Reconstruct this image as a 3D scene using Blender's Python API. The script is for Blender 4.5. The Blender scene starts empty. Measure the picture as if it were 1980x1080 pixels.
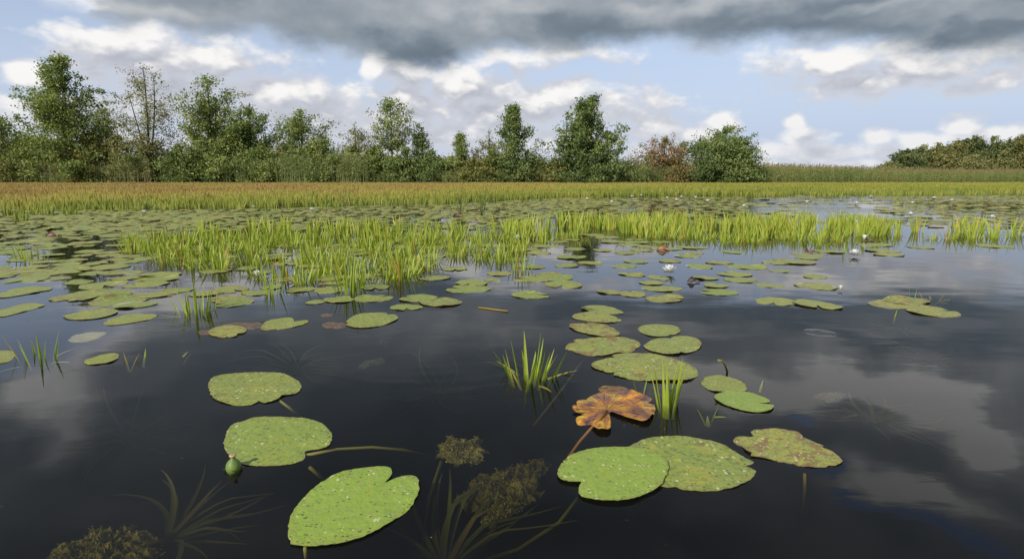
import bpy, math, random
import numpy as np
from mathutils import Vector

scene = bpy.context.scene
COL = scene.collection
R = math.radians
rng = np.random.default_rng(11)

# ------------------------------------------------------------------ camera
CAM_H, FPX, TILT = 0.80, 1150.0, 10.0          # eye height, focal length in photo pixels, degrees down
camd = bpy.data.cameras.new("camera")
camd.sensor_fit = 'HORIZONTAL'
camd.sensor_width = 36.0
camd.lens = 36.0 * FPX / 1980.0
camd.clip_start, camd.clip_end = 0.05, 9000.0
cam = bpy.data.objects.new("camera", camd)
cam.location = (0, 0, CAM_H)
cam.rotation_euler = (R(90 - TILT), 0, 0)
COL.objects.link(cam)
scene.camera = cam

_ct, _st = math.cos(R(TILT)), math.sin(R(TILT))
def ray(px, py):
    a, b = (px - 990.0) / FPX, (540.0 - py) / FPX
    return np.array([a, _ct + b * _st, -_st + b * _ct])
def W(px, py, z=0.0):
    """the spot on the level z that the photograph shows at this pixel"""
    d = ray(px, py)
    t = (z - CAM_H) / d[2]
    return np.array([d[0] * t, d[1] * t, z])
def azel(px, py):
    d = ray(px, py); d = d / np.linalg.norm(d)
    return math.degrees(math.atan2(d[0], d[1])), math.degrees(math.asin(d[2]))

# ------------------------------------------------------------------ sun and exposure
SUN = Vector((-0.52, -0.74, 0.55)).normalized()      # towards the sun: left and behind
sund = bpy.data.lights.new("sun", 'SUN')
sund.energy, sund.angle, sund.color = 4.8, R(0.53), (1.0, 0.94, 0.84)
sun = bpy.data.objects.new("sun", sund)
sun.rotation_euler = SUN.to_track_quat('Z', 'Y').to_euler()
COL.objects.link(sun)
scene.view_settings.view_transform = 'Standard'
scene.view_settings.look = 'None'
scene.view_settings.exposure = 0.0
scene.view_settings.gamma = 1.0

# ------------------------------------------------------------------ node helper
class NT:
    def __init__(s, tree): s.t = tree
    def new(s, kind, **kw):
        n = s.t.nodes.new(kind)
        for k, v in kw.items(): setattr(n, k, v)
        return n
    def put(s, sock, v):
        if isinstance(v, bpy.types.NodeSocket): s.t.links.new(v, sock)
        elif v is not None: sock.default_value = v
    def m(s, op, a, b=None, c=None, clamp=False):
        n = s.new('ShaderNodeMath', operation=op, use_clamp=clamp)
        for i, v in enumerate((a, b, c)): s.put(n.inputs[i], v)
        return n.outputs[0]
    def v(s, op, a, b=None, c=None):
        n = s.new('ShaderNodeVectorMath', operation=op)
        s.put(n.inputs[0], a); s.put(n.inputs[1], b)
        if c is not None: s.put(n.inputs[2], c)
        return n.outputs['Value'] if op in ('LENGTH', 'DOT_PRODUCT', 'DISTANCE') else n.outputs[0]
    def ss(s, x, a, b, lo=0.0, hi=1.0, smooth=True):
        n = s.new('ShaderNodeMapRange', interpolation_type='SMOOTHSTEP' if smooth else 'LINEAR')
        for i, v in enumerate((x, a, b, lo, hi)): s.put(n.inputs[i], v)
        return n.outputs[0]
    def noise(s, vec, scale, detail=4.0, rough=0.5, dist=0.0, color=False, dims='3D'):
        n = s.new('ShaderNodeTexNoise', noise_dimensions=dims)
        s.put(n.inputs['Vector'], vec); s.put(n.inputs['Scale'], scale); s.put(n.inputs['Detail'], detail)
        s.put(n.inputs['Roughness'], rough); s.put(n.inputs['Distortion'], dist)
        return n.outputs['Color' if color else 'Fac']
    def voro(s, vec, scale, feature='F1', out='Distance', rand=1.0):
        n = s.new('ShaderNodeTexVoronoi', feature=feature)
        s.put(n.inputs['Vector'], vec); s.put(n.inputs['Scale'], scale); s.put(n.inputs['Randomness'], rand)
        return n.outputs[out]
    def mix(s, f, a, b, blend='MIX'):
        n = s.new('ShaderNodeMix', data_type='RGBA', blend_type=blend)
        s.put(n.inputs[0], f)
        for i, c in ((6, a), (7, b)): s.put(n.inputs[i], c if isinstance(c, bpy.types.NodeSocket) else (*c, 1.0))
        return n.outputs[2]
    def ramp(s, f, stops, interp='LINEAR'):
        n = s.new('ShaderNodeValToRGB'); cr = n.color_ramp; cr.interpolation = interp
        while len(cr.elements) < len(stops): cr.elements.new(0.5)
        for e, (p, c) in zip(cr.elements, stops): e.position = p; e.color = (*c, 1.0)
        s.put(n.inputs[0], f)
        return n.outputs[0]
    def xyz(s, a, b, c):
        n = s.new('ShaderNodeCombineXYZ')
        for i, v in enumerate((a, b, c)): s.put(n.inputs[i], v)
        return n.outputs[0]
    def sep(s, v):
        n = s.new('ShaderNodeSeparateXYZ'); s.put(n.inputs[0], v); return n.outputs
    def curve(s, x, pts, lo, hi):
        """a piecewise curve: pts (x,y); x is scaled from lo..hi, y stored scaled to 0..1 over 0..25"""
        n = s.new('ShaderNodeFloatCurve'); c = n.mapping.curves[0]
        n.mapping.extend = 'HORIZONTAL'
        P = [((a - lo) / (hi - lo), b / 25.0) for a, b in pts]
        while len(c.points) < len(P): c.points.new(0.5, 0.5)
        for p, q in zip(c.points, P): p.location = q; p.handle_type = 'AUTO'
        n.mapping.update()
        s.put(n.inputs['Value'], s.ss(x, lo, hi, smooth=False))
        return s.m('MULTIPLY', n.outputs[0], 25.0)

def srgb(r, g, b):
    f = lambda c: c / 12.92 if c <= 0.04045 else ((c + 0.055) / 1.055) ** 2.4
    return tuple(f(v / 255.0) for v in (r, g, b))

# ------------------------------------------------------------------ sky: Nishita with two decks of procedural cloud
CUMULUS = [  # photo pixels: centre, radii, strength
    (290,112,170,62,1.0),(180,130,110,45,.9),(420,118,140,44,.9),(250,72,110,30,.9),(330,165,200,40,.7),(30,142,50,42,1.0),(60,200,90,36,.7),
    (732,134,36,30,1.3),(800,165,78,40,.9),(880,168,72,46,1.0),(770,190,70,24,.8),
    (300,210,260,50,.75),(540,190,170,50,.9),(860,215,140,40,.9),(1060,195,220,44,.9),(600,235,170,50,.9),(780,240,150,48,1.0),(990,215,180,46,.9),(1150,215,170,38,.7),(900,255,220,42,.9),(1060,280,240,44,.9),(450,290,220,60,.9),(700,300,260,50,.9),(150,270,220,60,.8),
    (1600,116,160,34,1.0),(1800,128,190,40,1.0),(1700,152,190,30,.9),(1540,106,60,22,.9),(1920,152,120,34,.9),(1000,122,80,24,.8),(1130,105,90,20,.6),(1680,175,140,16,.5),
    (1268,252,58,32,1.2),(1340,262,70,30,1.0),(1405,243,46,26,1.1),(1535,240,28,24,1.15),(1560,262,66,20,1.0),(1700,268,46,22,1.1),(1880,240,46,30,1.1),(1835,266,120,22,1.0),(1955,262,70,24,1.0),
    (1300,296,220,32,.95),(1600,292,260,24,.9),(1850,292,220,26,.9),(1560,318,420,20,.9),
]
def cloud_group():
    g = bpy.data.node_groups.new("cumulus_field", 'ShaderNodeTree')
    g.interface.new_socket("Dir", in_out='INPUT', socket_type='NodeSocketVector')
    g.interface.new_socket("Field", in_out='OUTPUT', socket_type='NodeSocketFloat')
    n = NT(g)
    d = n.new('NodeGroupInput').outputs[0]
    x, y, z = n.sep(d)
    q = n.xyz(x, y, n.m('MULTIPLY', z, 1.7))
    big = n.noise(q, 9.0, 2.0, 0.5, color=True)
    fine = n.noise(q, 21.0, 6.0, 0.57)
    qw = n.v('MULTIPLY_ADD', n.v('SUBTRACT', n.noise(q, 30.0, 3.0, 0.5, color=True), (.5, .5, .5)), (.05, .05, .05), q)
    puff = n.m('ADD', n.m('MULTIPLY', n.voro(qw, 17.0), 0.62), n.m('MULTIPLY', n.voro(qw, 42.0), 0.38))
    az = n.m('MULTIPLY', n.m('ARCTAN2', x, y), 57.2958)
    el = n.m('MULTIPLY', n.m('ARCSINE', z), 57.2958)
    P = n.xyz(az, el, 0.0)
    wa = n.ss(el, 1.0, 13.0, 0.4, 1.0)
    P = n.v('MULTIPLY_ADD', n.v('SUBTRACT', big, (0.5, 0.5, 0.5)), n.xyz(n.m('MULTIPLY', wa, 7.0), n.m('MULTIPLY', wa, 3.6), 0.0), P)
    acc = None
    for cx, cy, rx, ry, w in CUMULUS:
        a0, e0 = azel(cx, cy)
        ra = abs(azel(cx + rx, cy)[0] - azel(cx - rx, cy)[0]) / 2
        re = abs(azel(cx, cy - ry)[1] - azel(cx, cy + ry)[1]) / 2
        L = n.v('LENGTH', n.v('MULTIPLY_ADD', P, (1 / ra, 1 / re, 0), (-a0 / ra, -e0 / re, 0)))
        b = n.m('MULTIPLY_ADD', L, -w, w)
        acc = b if acc is None else n.m('SMOOTH_MAX', acc, b, 0.25)
    # everywhere the photograph does not see: scattered cumulus from noise
    gen = n.m('MULTIPLY_ADD', n.noise(q, 3.4, 4.0, 0.5), 3.0, -1.62)
    away = n.ss(n.m('ABSOLUTE', az), 46.0, 60.0)
    high = n.ss(el, 24.0, 32.0)
    gen = n.m('ADD', gen, n.m('MULTIPLY_ADD', n.m('MAXIMUM', away, high), 1.6, -1.6))
    acc = n.m('MAXIMUM', acc, gen)
    f = n.m('MULTIPLY_ADD', n.m('SUBTRACT', fine, 0.5), 1.15, n.m('ADD', acc, 0.20))
    f = n.m('MULTIPLY_ADD', n.m('SUBTRACT', 0.46, puff), 0.95, f)
    o = n.new('NodeGroupOutput'); g.links.new(f, o.inputs[0])
    return g

# lower edge of the dark deck, photo pixels
DECK = [(-400,-150),(0,-75),(60,-25),(140,8),(210,38),(300,40),(400,70),(450,62),(500,60),(560,80),(640,92),(720,105),(790,136),(850,142),(900,112),(960,98),(1060,98),
        (1160,92),(1260,84),(1390,88),(1470,74),(1540,80),(1620,84),(1720,100),(1860,108),(1980,98),(2300,96)]
DECK_TONE = [  # photo pixels of the sky (or, mirrored, of its reflection): centre, radii, brighter + / darker -
    (820,110,170,45,-1.1),(560,90,120,30,-.5),(1120,60,110,45,-.9),(1500,70,260,30,-.8),(1820,88,200,26,-1.0),(980,20,160,30,.7),(1330,30,200,32,.9),(1700,25,220,26,.7),
    (300,15,240,30,.6),(700,20,150,30,.1),(120,8,120,18,.8),
]
DECK_REFLECTED = [
    (60,790,150,90,1.7),(140,690,170,50,1.6),(30,880,90,60,1.0),(1640,720,280,60,1.7),(1500,780,160,60,1.3),(1930,860,130,80,2.2),(1700,930,200,60,1.5),(1330,760,150,80,1.0),(1860,980,180,50,1.0),(1900,760,140,60,.9),(1440,745,260,60,1.1),(1740,770,240,70,1.1),(1330,700,120,40,.6),(200,660,120,40,.7),(960,650,130,30,.4),
    (760,880,380,220,-1.0),(480,700,260,70,-.5),(1080,1010,380,90,-1.1),(1650,640,330,26,-.8),
]
HOLES = [(1640,960,70,30,.9),(1740,1000,110,34,1.0),(1850,1050,120,40,1.0),(1480,815,60,16,.8),(1570,900,80,22,.9),(1980,1090,120,40,1.0)]
def mirror(px, py):
    a, e = azel(px, py); return a, -e
def build_world():
    w = bpy.data.worlds.new("World"); scene.world = w; w.use_nodes = True
    w.cycles.sampling_method = 'MANUAL'; w.cycles.sample_map_resolution = 512
    nt = w.node_tree; nt.nodes.clear(); n = NT(nt)
    sky = n.new('ShaderNodeTexSky', sky_type='NISHITA', sun_disc=False)
    sky.sun_elevation = math.asin(SUN.z); sky.sun_rotation = math.atan2(SUN.x, SUN.y)
    sky.air_density, sky.dust_density, sky.ozone_density = 1.0, 0.6, 1.6
    d = n.v('NORMALIZE', n.new('ShaderNodeTexCoord').outputs['Generated'])
    x, y, z = n.sep(d)
    az = n.m('MULTIPLY', n.m('ARCTAN2', x, y), 57.2958)
    el = n.m('MULTIPLY', n.m('ARCSINE', z), 57.2958)
    grp = cloud_group()
    def field(off):
        g = n.new('ShaderNodeGroup'); g.node_tree = grp
        n.put(g.inputs[0], n.v('ADD', d, off) if off else d)
        return g.outputs[0]
    f0, f1 = field(None), field((-0.022, -0.004, 0.026))
    a1 = n.ss(f0, -0.16, 0.66)
    lit = n.m('MULTIPLY_ADD', n.m('SUBTRACT', f0, f1), 0.66, 0.42, clamp=True)
    lit = n.m('MAXIMUM', lit, 0.10)
    thick = n.ss(f0, 0.2, 1.3)
    shade = n.mix(thick, srgb(206, 209, 218), srgb(172, 177, 190))
    c1 = n.mix(n.ss(lit, 0.38, 1.0), shade, srgb(250, 248, 246))
    lowhaze = n.ss(el, 8.0, 0.5)
    blue = n.mix(1.0, sky.outputs[0], (1.26, 1.07, 1.06), 'MULTIPLY')
    blue = n.mix(n.ss(el, 24.0, 0.0, 0.0, 1.0), blue, tuple(c / 0.135 for c in srgb(187, 203, 228)))
    c1 = n.mix(n.m('MULTIPLY', lowhaze, 0.45), c1, srgb(214, 219, 229))
    # dark deck
    q = n.xyz(x, y, n.m('MULTIPLY', z, 1.7))
    nb = n.noise(q, 6.0, 5.0, 0.52, 0.3)
    nf = n.noise(q, 17.0, 6.0, 0.58)
    pts = [azel(px, py) for px, py in DECK]
    edge = n.curve(az, pts, pts[0][0], pts[-1][0])
    s = n.m('ADD', n.m('SUBTRACT', el, edge), 0.75)
    s = n.m('MULTIPLY_ADD', n.m('SUBTRACT', nb, 0.5), 3.4, s)
    s = n.m('MULTIPLY_ADD', n.m('SUBTRACT', nf, 0.5), 2.6, s)
    warp = n.v('MULTIPLY_ADD', n.v('SUBTRACT', n.noise(q, 6.0, 4.0, 0.55, color=True), (.5, .5, .5)), (16.0, 8.0, 0), n.xyz(az, el, 0.0))
    def blobs(spec):
        acc = None
        for (a0, e0), ra, re, wt in spec:
            L = n.v('LENGTH', n.v('MULTIPLY_ADD', warp, (1 / ra, 1 / re, 0), (-a0 / ra, -e0 / re, 0)))
            b = n.m('MULTIPLY', n.ss(L, 1.25, 0.0), wt)
            acc = b if acc is None else n.m('ADD', acc, b)
        return acc
    def spec(lst, fn):
        return [(fn(cx, cy), max(abs(fn(cx + rx, cy)[0] - fn(cx - rx, cy)[0]) / 2, 1.0), max(abs(fn(cx, cy - ry)[1] - fn(cx, cy + ry)[1]) / 2, .7), wt) for cx, cy, rx, ry, wt in lst]
    tone = blobs(spec(DECK_TONE, azel) + spec(DECK_REFLECTED, mirror))
    hole = blobs(spec(HOLES, mirror))
    # the deck breaks up beyond what the pond mirrors
    away = n.m('MULTIPLY', n.ss(n.m('ABSOLUTE', az), 60.0, 110.0), 8.0)
    a2 = n.m('MULTIPLY', n.ss(s, -0.6, 2.0), n.m('SUBTRACT', 1.0, n.ss(n.m('MULTIPLY_ADD', n.m('SUBTRACT', nf, 0.5), 1.2, hole), 0.35, 0.75)))
    far = n.m('MAXIMUM', n.ss(n.m('ABSOLUTE', az), 60.0, 80.0), n.ss(el, 48.0, 58.0))
    brk = n.ss(nb, 0.46, 0.60)
    a2 = n.m('MULTIPLY', a2, n.m('SUBTRACT', 1.0, n.m('MULTIPLY', far, brk)))
    t = n.m('MULTIPLY_ADD', n.m('SUBTRACT', nb, 0.5), 0.8, 0.46)
    t = n.m('MULTIPLY_ADD', n.m('SUBTRACT', nf, 0.5), 0.28, t)
    t = n.m('MULTIPLY_ADD', tone, 0.36, t, clamp=True)
    t = n.m('ADD', t, n.m('MULTIPLY', n.ss(s, 1.4, -0.2), 0.35))
    c2 = n.ramp(t, [(0.0, srgb(104, 117, 130)), (0.30, srgb(124, 137, 149)), (0.55, srgb(158, 166, 174)), (0.8, srgb(190, 194, 198)), (1.0, srgb(246, 246, 246))])
    b0, b1, b2 = (n.new('ShaderNodeBackground') for _ in range(3))
    n.put(b0.inputs[0], blue); b0.inputs[1].default_value = 0.135
    n.put(b1.inputs[0], c1); n.put(b2.inputs[0], c2)
    m1, m2 = n.new('ShaderNodeMixShader'), n.new('ShaderNodeMixShader')
    above = n.ss(z, -0.004, 0.002)
    n.put(m1.inputs[0], n.m('MULTIPLY', a1, above)); nt.links.new(b0.outputs[0], m1.inputs[1]); nt.links.new(b1.outputs[0], m1.inputs[2])
    n.put(m2.inputs[0], n.m('MULTIPLY', a2, above)); nt.links.new(m1.outputs[0], m2.inputs[1]); nt.links.new(b2.outputs[0], m2.inputs[2])
    out = n.new('ShaderNodeOutputWorld'); nt.links.new(m2.outputs[0], out.inputs[0])
build_world()

# ------------------------------------------------------------------ mesh helpers
def tag(o, label=None, cat=None, group=None, kind=None):
    for k, v in (('label', label), ('category', cat), ('group', group), ('kind', kind)):
        if v: o[k] = v
    return o
def link(name, me, parent=None, mat=None):
    o = bpy.data.objects.new(name, me); COL.objects.link(o)
    if parent: o.parent = parent
    if mat: me.materials.append(mat)
    return o
def empty(name, loc=(0, 0, 0), rz=0.0):
    o = bpy.data.objects.new(name, None); COL.objects.link(o)
    o.empty_display_size = 0.1
    o.location = loc; o.rotation_euler = (0, 0, rz)
    return o
class MB:
    """collects vertices, faces and per-vertex values, then links them as one mesh object"""
    def __init__(s): s.V, s.F, s.A, s.n = [], [], [], 0
    def add(s, v, f, a=0.5):
        v = np.asarray(v, float)
        s.V.append(v)
        s.F.extend([tuple(int(i) + s.n for i in q) for q in f])
        s.A.append(np.full(len(v), a) if np.isscalar(a) else np.asarray(a, float))
        s.n += len(v)
    def quads(s, v, a):
        """v: (n,4,3) loose quads, a: value for each quad"""
        n = len(v)
        idx = (np.arange(n * 4) + s.n).reshape(n, 4)
        s.V.append(v.reshape(-1, 3)); s.F.extend(map(tuple, idx.tolist()))
        s.A.append(np.repeat(np.broadcast_to(a, (n,)), 4)); s.n += n * 4
    def mesh(s, name, smooth=False):
        me = bpy.data.meshes.new(name)
        v = np.concatenate(s.V) if s.V else np.zeros((0, 3))
        me.from_pydata(v.tolist(), [], s.F)
        at = me.attributes.new('tint', 'FLOAT', 'POINT')
        at.data.foreach_set('value', np.concatenate(s.A).astype(np.float32))
        if smooth: me.polygons.foreach_set('use_smooth', [True] * len(me.polygons))
        me.update()
        return me
    def build(s, name, mat, parent=None, smooth=False):
        return link(name, s.mesh(name, smooth), parent, mat)
def tube(mb, pts, radii, sides=6, a=0.5):
    pts = [np.asarray(p, float) for p in pts]
    vs, fs = [], []
    for i, p in enumerate(pts):
        t = pts[min(i + 1, len(pts) - 1)] - pts[max(i - 1, 0)]
        t = t / (np.linalg.norm(t) + 1e-9)
        u = np.cross(t, (0.31, 0.95, 0.05)); u /= np.linalg.norm(u) + 1e-9
        w = np.cross(t, u)
        for k in range(sides):
            an = 2 * math.pi * k / sides
            vs.append(p + radii[i] * (math.cos(an) * u + math.sin(an) * w))
    for i in range(len(pts) - 1):
        for k in range(sides):
            k2 = (k + 1) % sides
            fs.append((i * sides + k, i * sides + k2, (i + 1) * sides + k2, (i + 1) * sides + k))
    fs.append(tuple(range(sides))[::-1]); fs.append(tuple((len(pts) - 1) * sides + k for k in range(sides)))
    mb.add(vs, fs, a)
def mat(name):
    m = bpy.data.materials.new(name); m.use_nodes = True
    m.node_tree.nodes.clear()
    n = NT(m.node_tree)
    out = n.new('ShaderNodeOutputMaterial')
    return m, n, out
def vnoise(x, y, s):
    """cheap smooth value noise for layouts"""
    return 0.5 + 0.25 * (np.sin(x * 1.7 * s + 1.3 * np.sin(y * 1.1 * s)) + np.sin(y * 2.3 * s + 1.7 * np.sin(x * 0.9 * s + 2.0)))

# ------------------------------------------------------------------ layout helpers
def proj(x, y, z=0.0):
    f = y * _ct - (z - CAM_H) * _st
    u = y * _st + (z - CAM_H) * _ct
    return 990.0 + FPX * x / f, 540.0 - FPX * u / f
def inside(px, py, poly):
    c = np.zeros(np.shape(px), bool); n = len(poly)
    for i in range(n):
        (x1, y1), (x2, y2) = poly[i], poly[(i + 1) % n]
        if y1 == y2: continue
        c ^= ((py < y1) != (py < y2)) & (px < (x2 - x1) * (py - y1) / (y2 - y1) + x1)
    return c
def scatter(poly, per_m2, r=rng):
    """random spots of the water that lie inside this outline of the photograph"""
    P = np.array([W(*p) for p in poly])
    x0, x1, y0, y1 = P[:, 0].min(), P[:, 0].max(), P[:, 1].min(), P[:, 1].max()
    n = int((x1 - x0) * (y1 - y0) * per_m2)
    x, y = r.uniform(x0, x1, n), r.uniform(y0, y1, n)
    k = inside(x, y, [(p[0], p[1]) for p in P])
    return np.stack([x[k], y[k]], 1)
def spaced(pts, d):
    keep, cell = [], {}
    for i, (x, y) in enumerate(pts):
        cx, cy = int(x // d), int(y // d)
        if all((x - pts[j][0]) ** 2 + (y - pts[j][1]) ** 2 > d * d for a in (-1, 0, 1) for b in (-1, 0, 1) for j in cell.get((cx + a, cy + b), ())):
            keep.append(i); cell.setdefault((cx, cy), []).append(i)
    return pts[keep]
BANK = 50.0
def bank(x):
    return BANK + 1.2 * np.sin(x * 0.13) + 0.6 * np.sin(x * 0.41 + 1) + np.clip((x - 18) * 0.12, 0, 6)

# ------------------------------------------------------------------ ground: one sheet from the pond bed to the horizon
def build_ground():
    xs = np.unique(np.concatenate([np.linspace(-4500, -160, 8), np.linspace(-160, 160, 129), np.linspace(160, 4500, 8)]))
    ys = np.unique(np.concatenate([np.linspace(-3000, -60, 6), np.linspace(-60, 44, 40), np.linspace(44, 62, 46), np.linspace(62, 200, 20), np.linspace(200, 7000, 10)]))
    X, Y = np.meshgrid(xs, ys)
    d = np.minimum.reduce([bank(X) - Y, 150 - np.abs(X), Y + 40])        # metres inside the shore
    t = np.clip((d + 0.4) / 3.0, 0, 1); t = t * t * (3 - 2 * t)
    Z = 0.16 + 0.10 * (vnoise(X, Y, 0.35) - .5) * (np.abs(X) < 170) - t * 1.25
    V = np.stack([X, Y, Z], -1).reshape(-1, 3)
    nx, ny = len(xs), len(ys)
    F = [(j * nx + i, j * nx + i + 1, (j + 1) * nx + i + 1, (j + 1) * nx + i) for j in range(ny - 1) for i in range(nx - 1)]
    m, n, out = mat("marsh_ground")
    P = n.new('ShaderNodeNewGeometry').outputs['Position']
    z = n.sep(P)[2]
    gr = n.mix(n.noise(P, 0.25, 5.0, 0.6), (.045, .062, .018), (.095, .085, .035))
    c = n.mix(n.ss(z, -0.15, 0.06), (.022, .018, .011), gr)
    b = n.new('ShaderNodeBsdfDiffuse'); n.put(b.inputs[0], c)
    n.t.links.new(b.outputs[0], out.inputs[0])
    mb = MB(); mb.add(V, F); o = mb.build("ground", m, smooth=True); tag(o, kind='structure')
build_ground()

# ------------------------------------------------------------------ water: dark peaty pond, clear near the top
def build_water():
    m, n, out = mat("pond_water")
    P = n.new('ShaderNodeNewGeometry').outputs['Position']
    x, y, z = n.sep(P)
    far = n.ss(y, 5.0, 17.0)
    a = n.noise(n.v('MULTIPLY', P, (1.0, 1.6, 1.0)), 2.2, 1.0, 0.4)
    b = n.noise(n.v('MULTIPLY', P, (2.2, 6.0, 1.0)), 3.2, 3.0, 0.55, 0.3)
    breeze = n.ss(n.noise(P, 0.22, 2.0), 0.42, 0.62)
    rc = W(1585, 643)
    q = n.v('DISTANCE', n.v('MULTIPLY', P, (1.0, 1.0, 0)), (rc[0], rc[1], 0))
    def ring(r0, wd): return n.ss(n.m('ABSOLUTE', n.m('SUBTRACT', q, r0)), wd, 0.0)
    rings = n.m('ADD', ring(0.072, 0.010), n.m('MULTIPLY', ring(0.052, 0.008), 0.6))
    wc = W(800, 610)
    q2 = n.v('DISTANCE', n.v('MULTIPLY', P, (1.0, 1.0, 0)), (wc[0] + .2, wc[1] - .5, 0))
    wake = n.m('MULTIPLY', n.m('SINE', n.m('MULTIPLY', q2, 62.0)), n.m('MULTIPLY', n.ss(q2, 1.15, 0.75), n.ss(n.noise(P, 1.7, 2.0), 0.42, 0.60)))
    h = n.m('MULTIPLY', a, 0.0017)
    h = n.m('MULTIPLY_ADD', b, n.m('MULTIPLY_ADD', n.m('MULTIPLY', far, n.m('MULTIPLY_ADD', breeze, 0.9, 0.10)), 0.0030, 0.00018), h)
    h = n.m('MULTIPLY_ADD', rings, 0.0005, h)
    h = n.m('MULTIPLY_ADD', wake, 0.00006, h)
    bump = n.new('ShaderNodeBump'); bump.inputs['Strength'].default_value = 1.0
    bump.inputs['Distance'].default_value = 1.0
    n.put(bump.inputs['Height'], h)
    cosv = n.m('ABSOLUTE', n.v('DOT_PRODUCT', n.new('ShaderNodeNewGeometry').outputs['Incoming'], bump.outputs[0]))
    fr = n.m('MULTIPLY_ADD', n.m('POWER', n.m('SUBTRACT', 1.0, cosv, clamp=True), 5.0), 0.98, 0.02)
    g = n.new('ShaderNodeBsdfGlossy'); g.inputs['Roughness'].default_value = 0.004
    n.put(g.inputs['Normal'], bump.outputs[0])
    t = n.new('ShaderNodeBsdfTransparent')
    mx = n.new('ShaderNodeMixShader')
    n.put(mx.inputs[0], fr); n.t.links.new(t.outputs[0], mx.inputs[1]); n.t.links.new(g.outputs[0], mx.inputs[2])
    silt = n.new('ShaderNodeBsdfDiffuse'); silt.inputs[0].default_value = (.0048, .0050, .0050, 1)   # fine silt and film
    ad = n.new('ShaderNodeAddShader'); n.t.links.new(mx.outputs[0], ad.inputs[0]); n.t.links.new(silt.outputs[0], ad.inputs[1])
    n.t.links.new(ad.outputs[0], out.inputs[0])
    va = n.new('ShaderNodeVolumeAbsorption')
    va.inputs['Color'].default_value = (0.62, 0.59, 0.42, 1); va.inputs['Density'].default_value = 15.0
    n.t.links.new(va.outputs[0], out.inputs[1])
    x0, x1, y0, y1, zb = -155, 155, -42, 62, -1.6
    V = [(x0, y0, zb), (x1, y0, zb), (x1, y1, zb), (x0, y1, zb), (x0, y0, 0), (x1, y0, 0), (x1, y1, 0), (x0, y1, 0)]
    F = [(3, 2, 1, 0), (4, 5, 6, 7), (0, 1, 5, 4), (1, 2, 6, 5), (2, 3, 7, 6), (3, 0, 4, 7)]
    mb = MB(); mb.add(V, F); o = mb.build("water", m); tag(o, kind='structure')
build_water()

# ------------------------------------------------------------------ plant materials
def leafy(name, stops, trans=0.35, gloss=0.02, rough=0.6, objvar=0.0, noise=None):
    m, n, out = mat(name)
    at = n.new('ShaderNodeAttribute'); at.attribute_name = 'tint'
    f = at.outputs['Fac']
    if objvar:
        oi = n.new('ShaderNodeObjectInfo')
        f = n.m('MULTIPLY_ADD', n.m('SUBTRACT', oi.outputs['Random'], 0.5), objvar, f, clamp=True)
    if noise:
        P = n.new('ShaderNodeNewGeometry').outputs['Position']
        f = n.m('MULTIPLY_ADD', n.m('SUBTRACT', n.noise(P, noise[0], 2.0), 0.5), noise[1], f, clamp=True)
    c = n.ramp(f, stops)
    d = n.new('ShaderNodeBsdfDiffuse'); n.put(d.inputs[0], c)
    t = n.new('ShaderNodeBsdfTranslucent'); n.put(t.inputs[0], n.mix(1.0, c, (1.1, 1.15, 0.6), 'MULTIPLY'))
    g = n.new('ShaderNodeBsdfGlossy'); g.inputs['Roughness'].default_value = rough; g.inputs[0].default_value = (.9, .95, 1, 1)
    m1, m2 = n.new('ShaderNodeMixShader'), n.new('ShaderNodeMixShader')
    m1.inputs[0].default_value = trans; n.t.links.new(d.outputs[0], m1.inputs[1]); n.t.links.new(t.outputs[0], m1.inputs[2])
    m2.inputs[0].default_value = gloss; n.t.links.new(m1.outputs[0], m2.inputs[1]); n.t.links.new(g.outputs[0], m2.inputs[2])
    n.t.links.new(m2.outputs[0], out.inputs[0])
    return m
GREEN, OLIVE, RUST = (.050, .088, .020), (.105, .120, .032), (.17, .085, .035)
M_leaf = leafy("alder_leaves", [(0, (.105, .145, .044)), (.5, (.235, .295, .080)), (.85, (.330, .375, .120)), (1, (.36, .33, .14))], noise=(.45, .5))
M_leaf_dark = leafy("dark_leaves", [(0, (.072, .112, .038)), (.5, (.175, .240, .070)), (.9, (.260, .315, .105)), (1, (.28, .29, .11))], noise=(.45, .45))
M_leaf_pale = leafy("pale_leaves", [(0, (.13, .15, .050)), (.5, (.26, .27, .10)), (1, (.36, .31, .14))], noise=(.5, .4))
M_leaf_rust = leafy("rust_leaves", [(0, (.11, .12, .038)), (.4, (.23, .20, .07)), (.75, (.30, .18, .08)), (1, (.34, .22, .10))], noise=(.5, .5))
M_leaf_olive = leafy("olive_leaves", [(0, (.105, .115, .030)), (.5, (.215, .225, .058)), (1, (.30, .25, .08))], noise=(.3, .6))
M_reed = leafy("reed_leaves", [(0, (.100, .145, .034)), (.4, (.185, .235, .068)), (.65, (.27, .26, .09)), (.85, (.29, .21, .09)), (1, (.23, .15, .09))], trans=.3, noise=(.35, .25))
M_soldier = leafy("water_soldier_leaves", [(0, (.23, .32, .030)), (.3, (.37, .45, .055)), (.55, (.48, .45, .08)), (.8, (.42, .30, .075)), (1, (.27, .14, .045))], trans=.42, gloss=.025, rough=.5)
M_under = leafy("submerged_leaves", [(0, (.06, .085, .022)), (.5, (.115, .125, .042)), (1, (.19, .145, .06))], trans=.2, gloss=0.0)
M_wood = leafy('far_wood_leaves', [(0, (.05, .072, .028)), (.5, (.130, .165, .055)), (1, (.24, .26, .09))], trans=.2, noise=(.12, .5))
M_wood_olive = leafy('far_wood_olive_leaves', [(0, (.09, .10, .034)), (.5, (.20, .205, .065)), (1, (.29, .26, .09))], trans=.2, noise=(.12, .5))
M_carpet = leafy('carpet_leaves', [(0, (.15, .20, .030)), (.3, (.28, .31, .045)), (.55, (.40, .35, .075)), (.8, (.40, .28, .085)), (1, (.24, .14, .05))], trans=.38, noise=(.5, .22))
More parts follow.
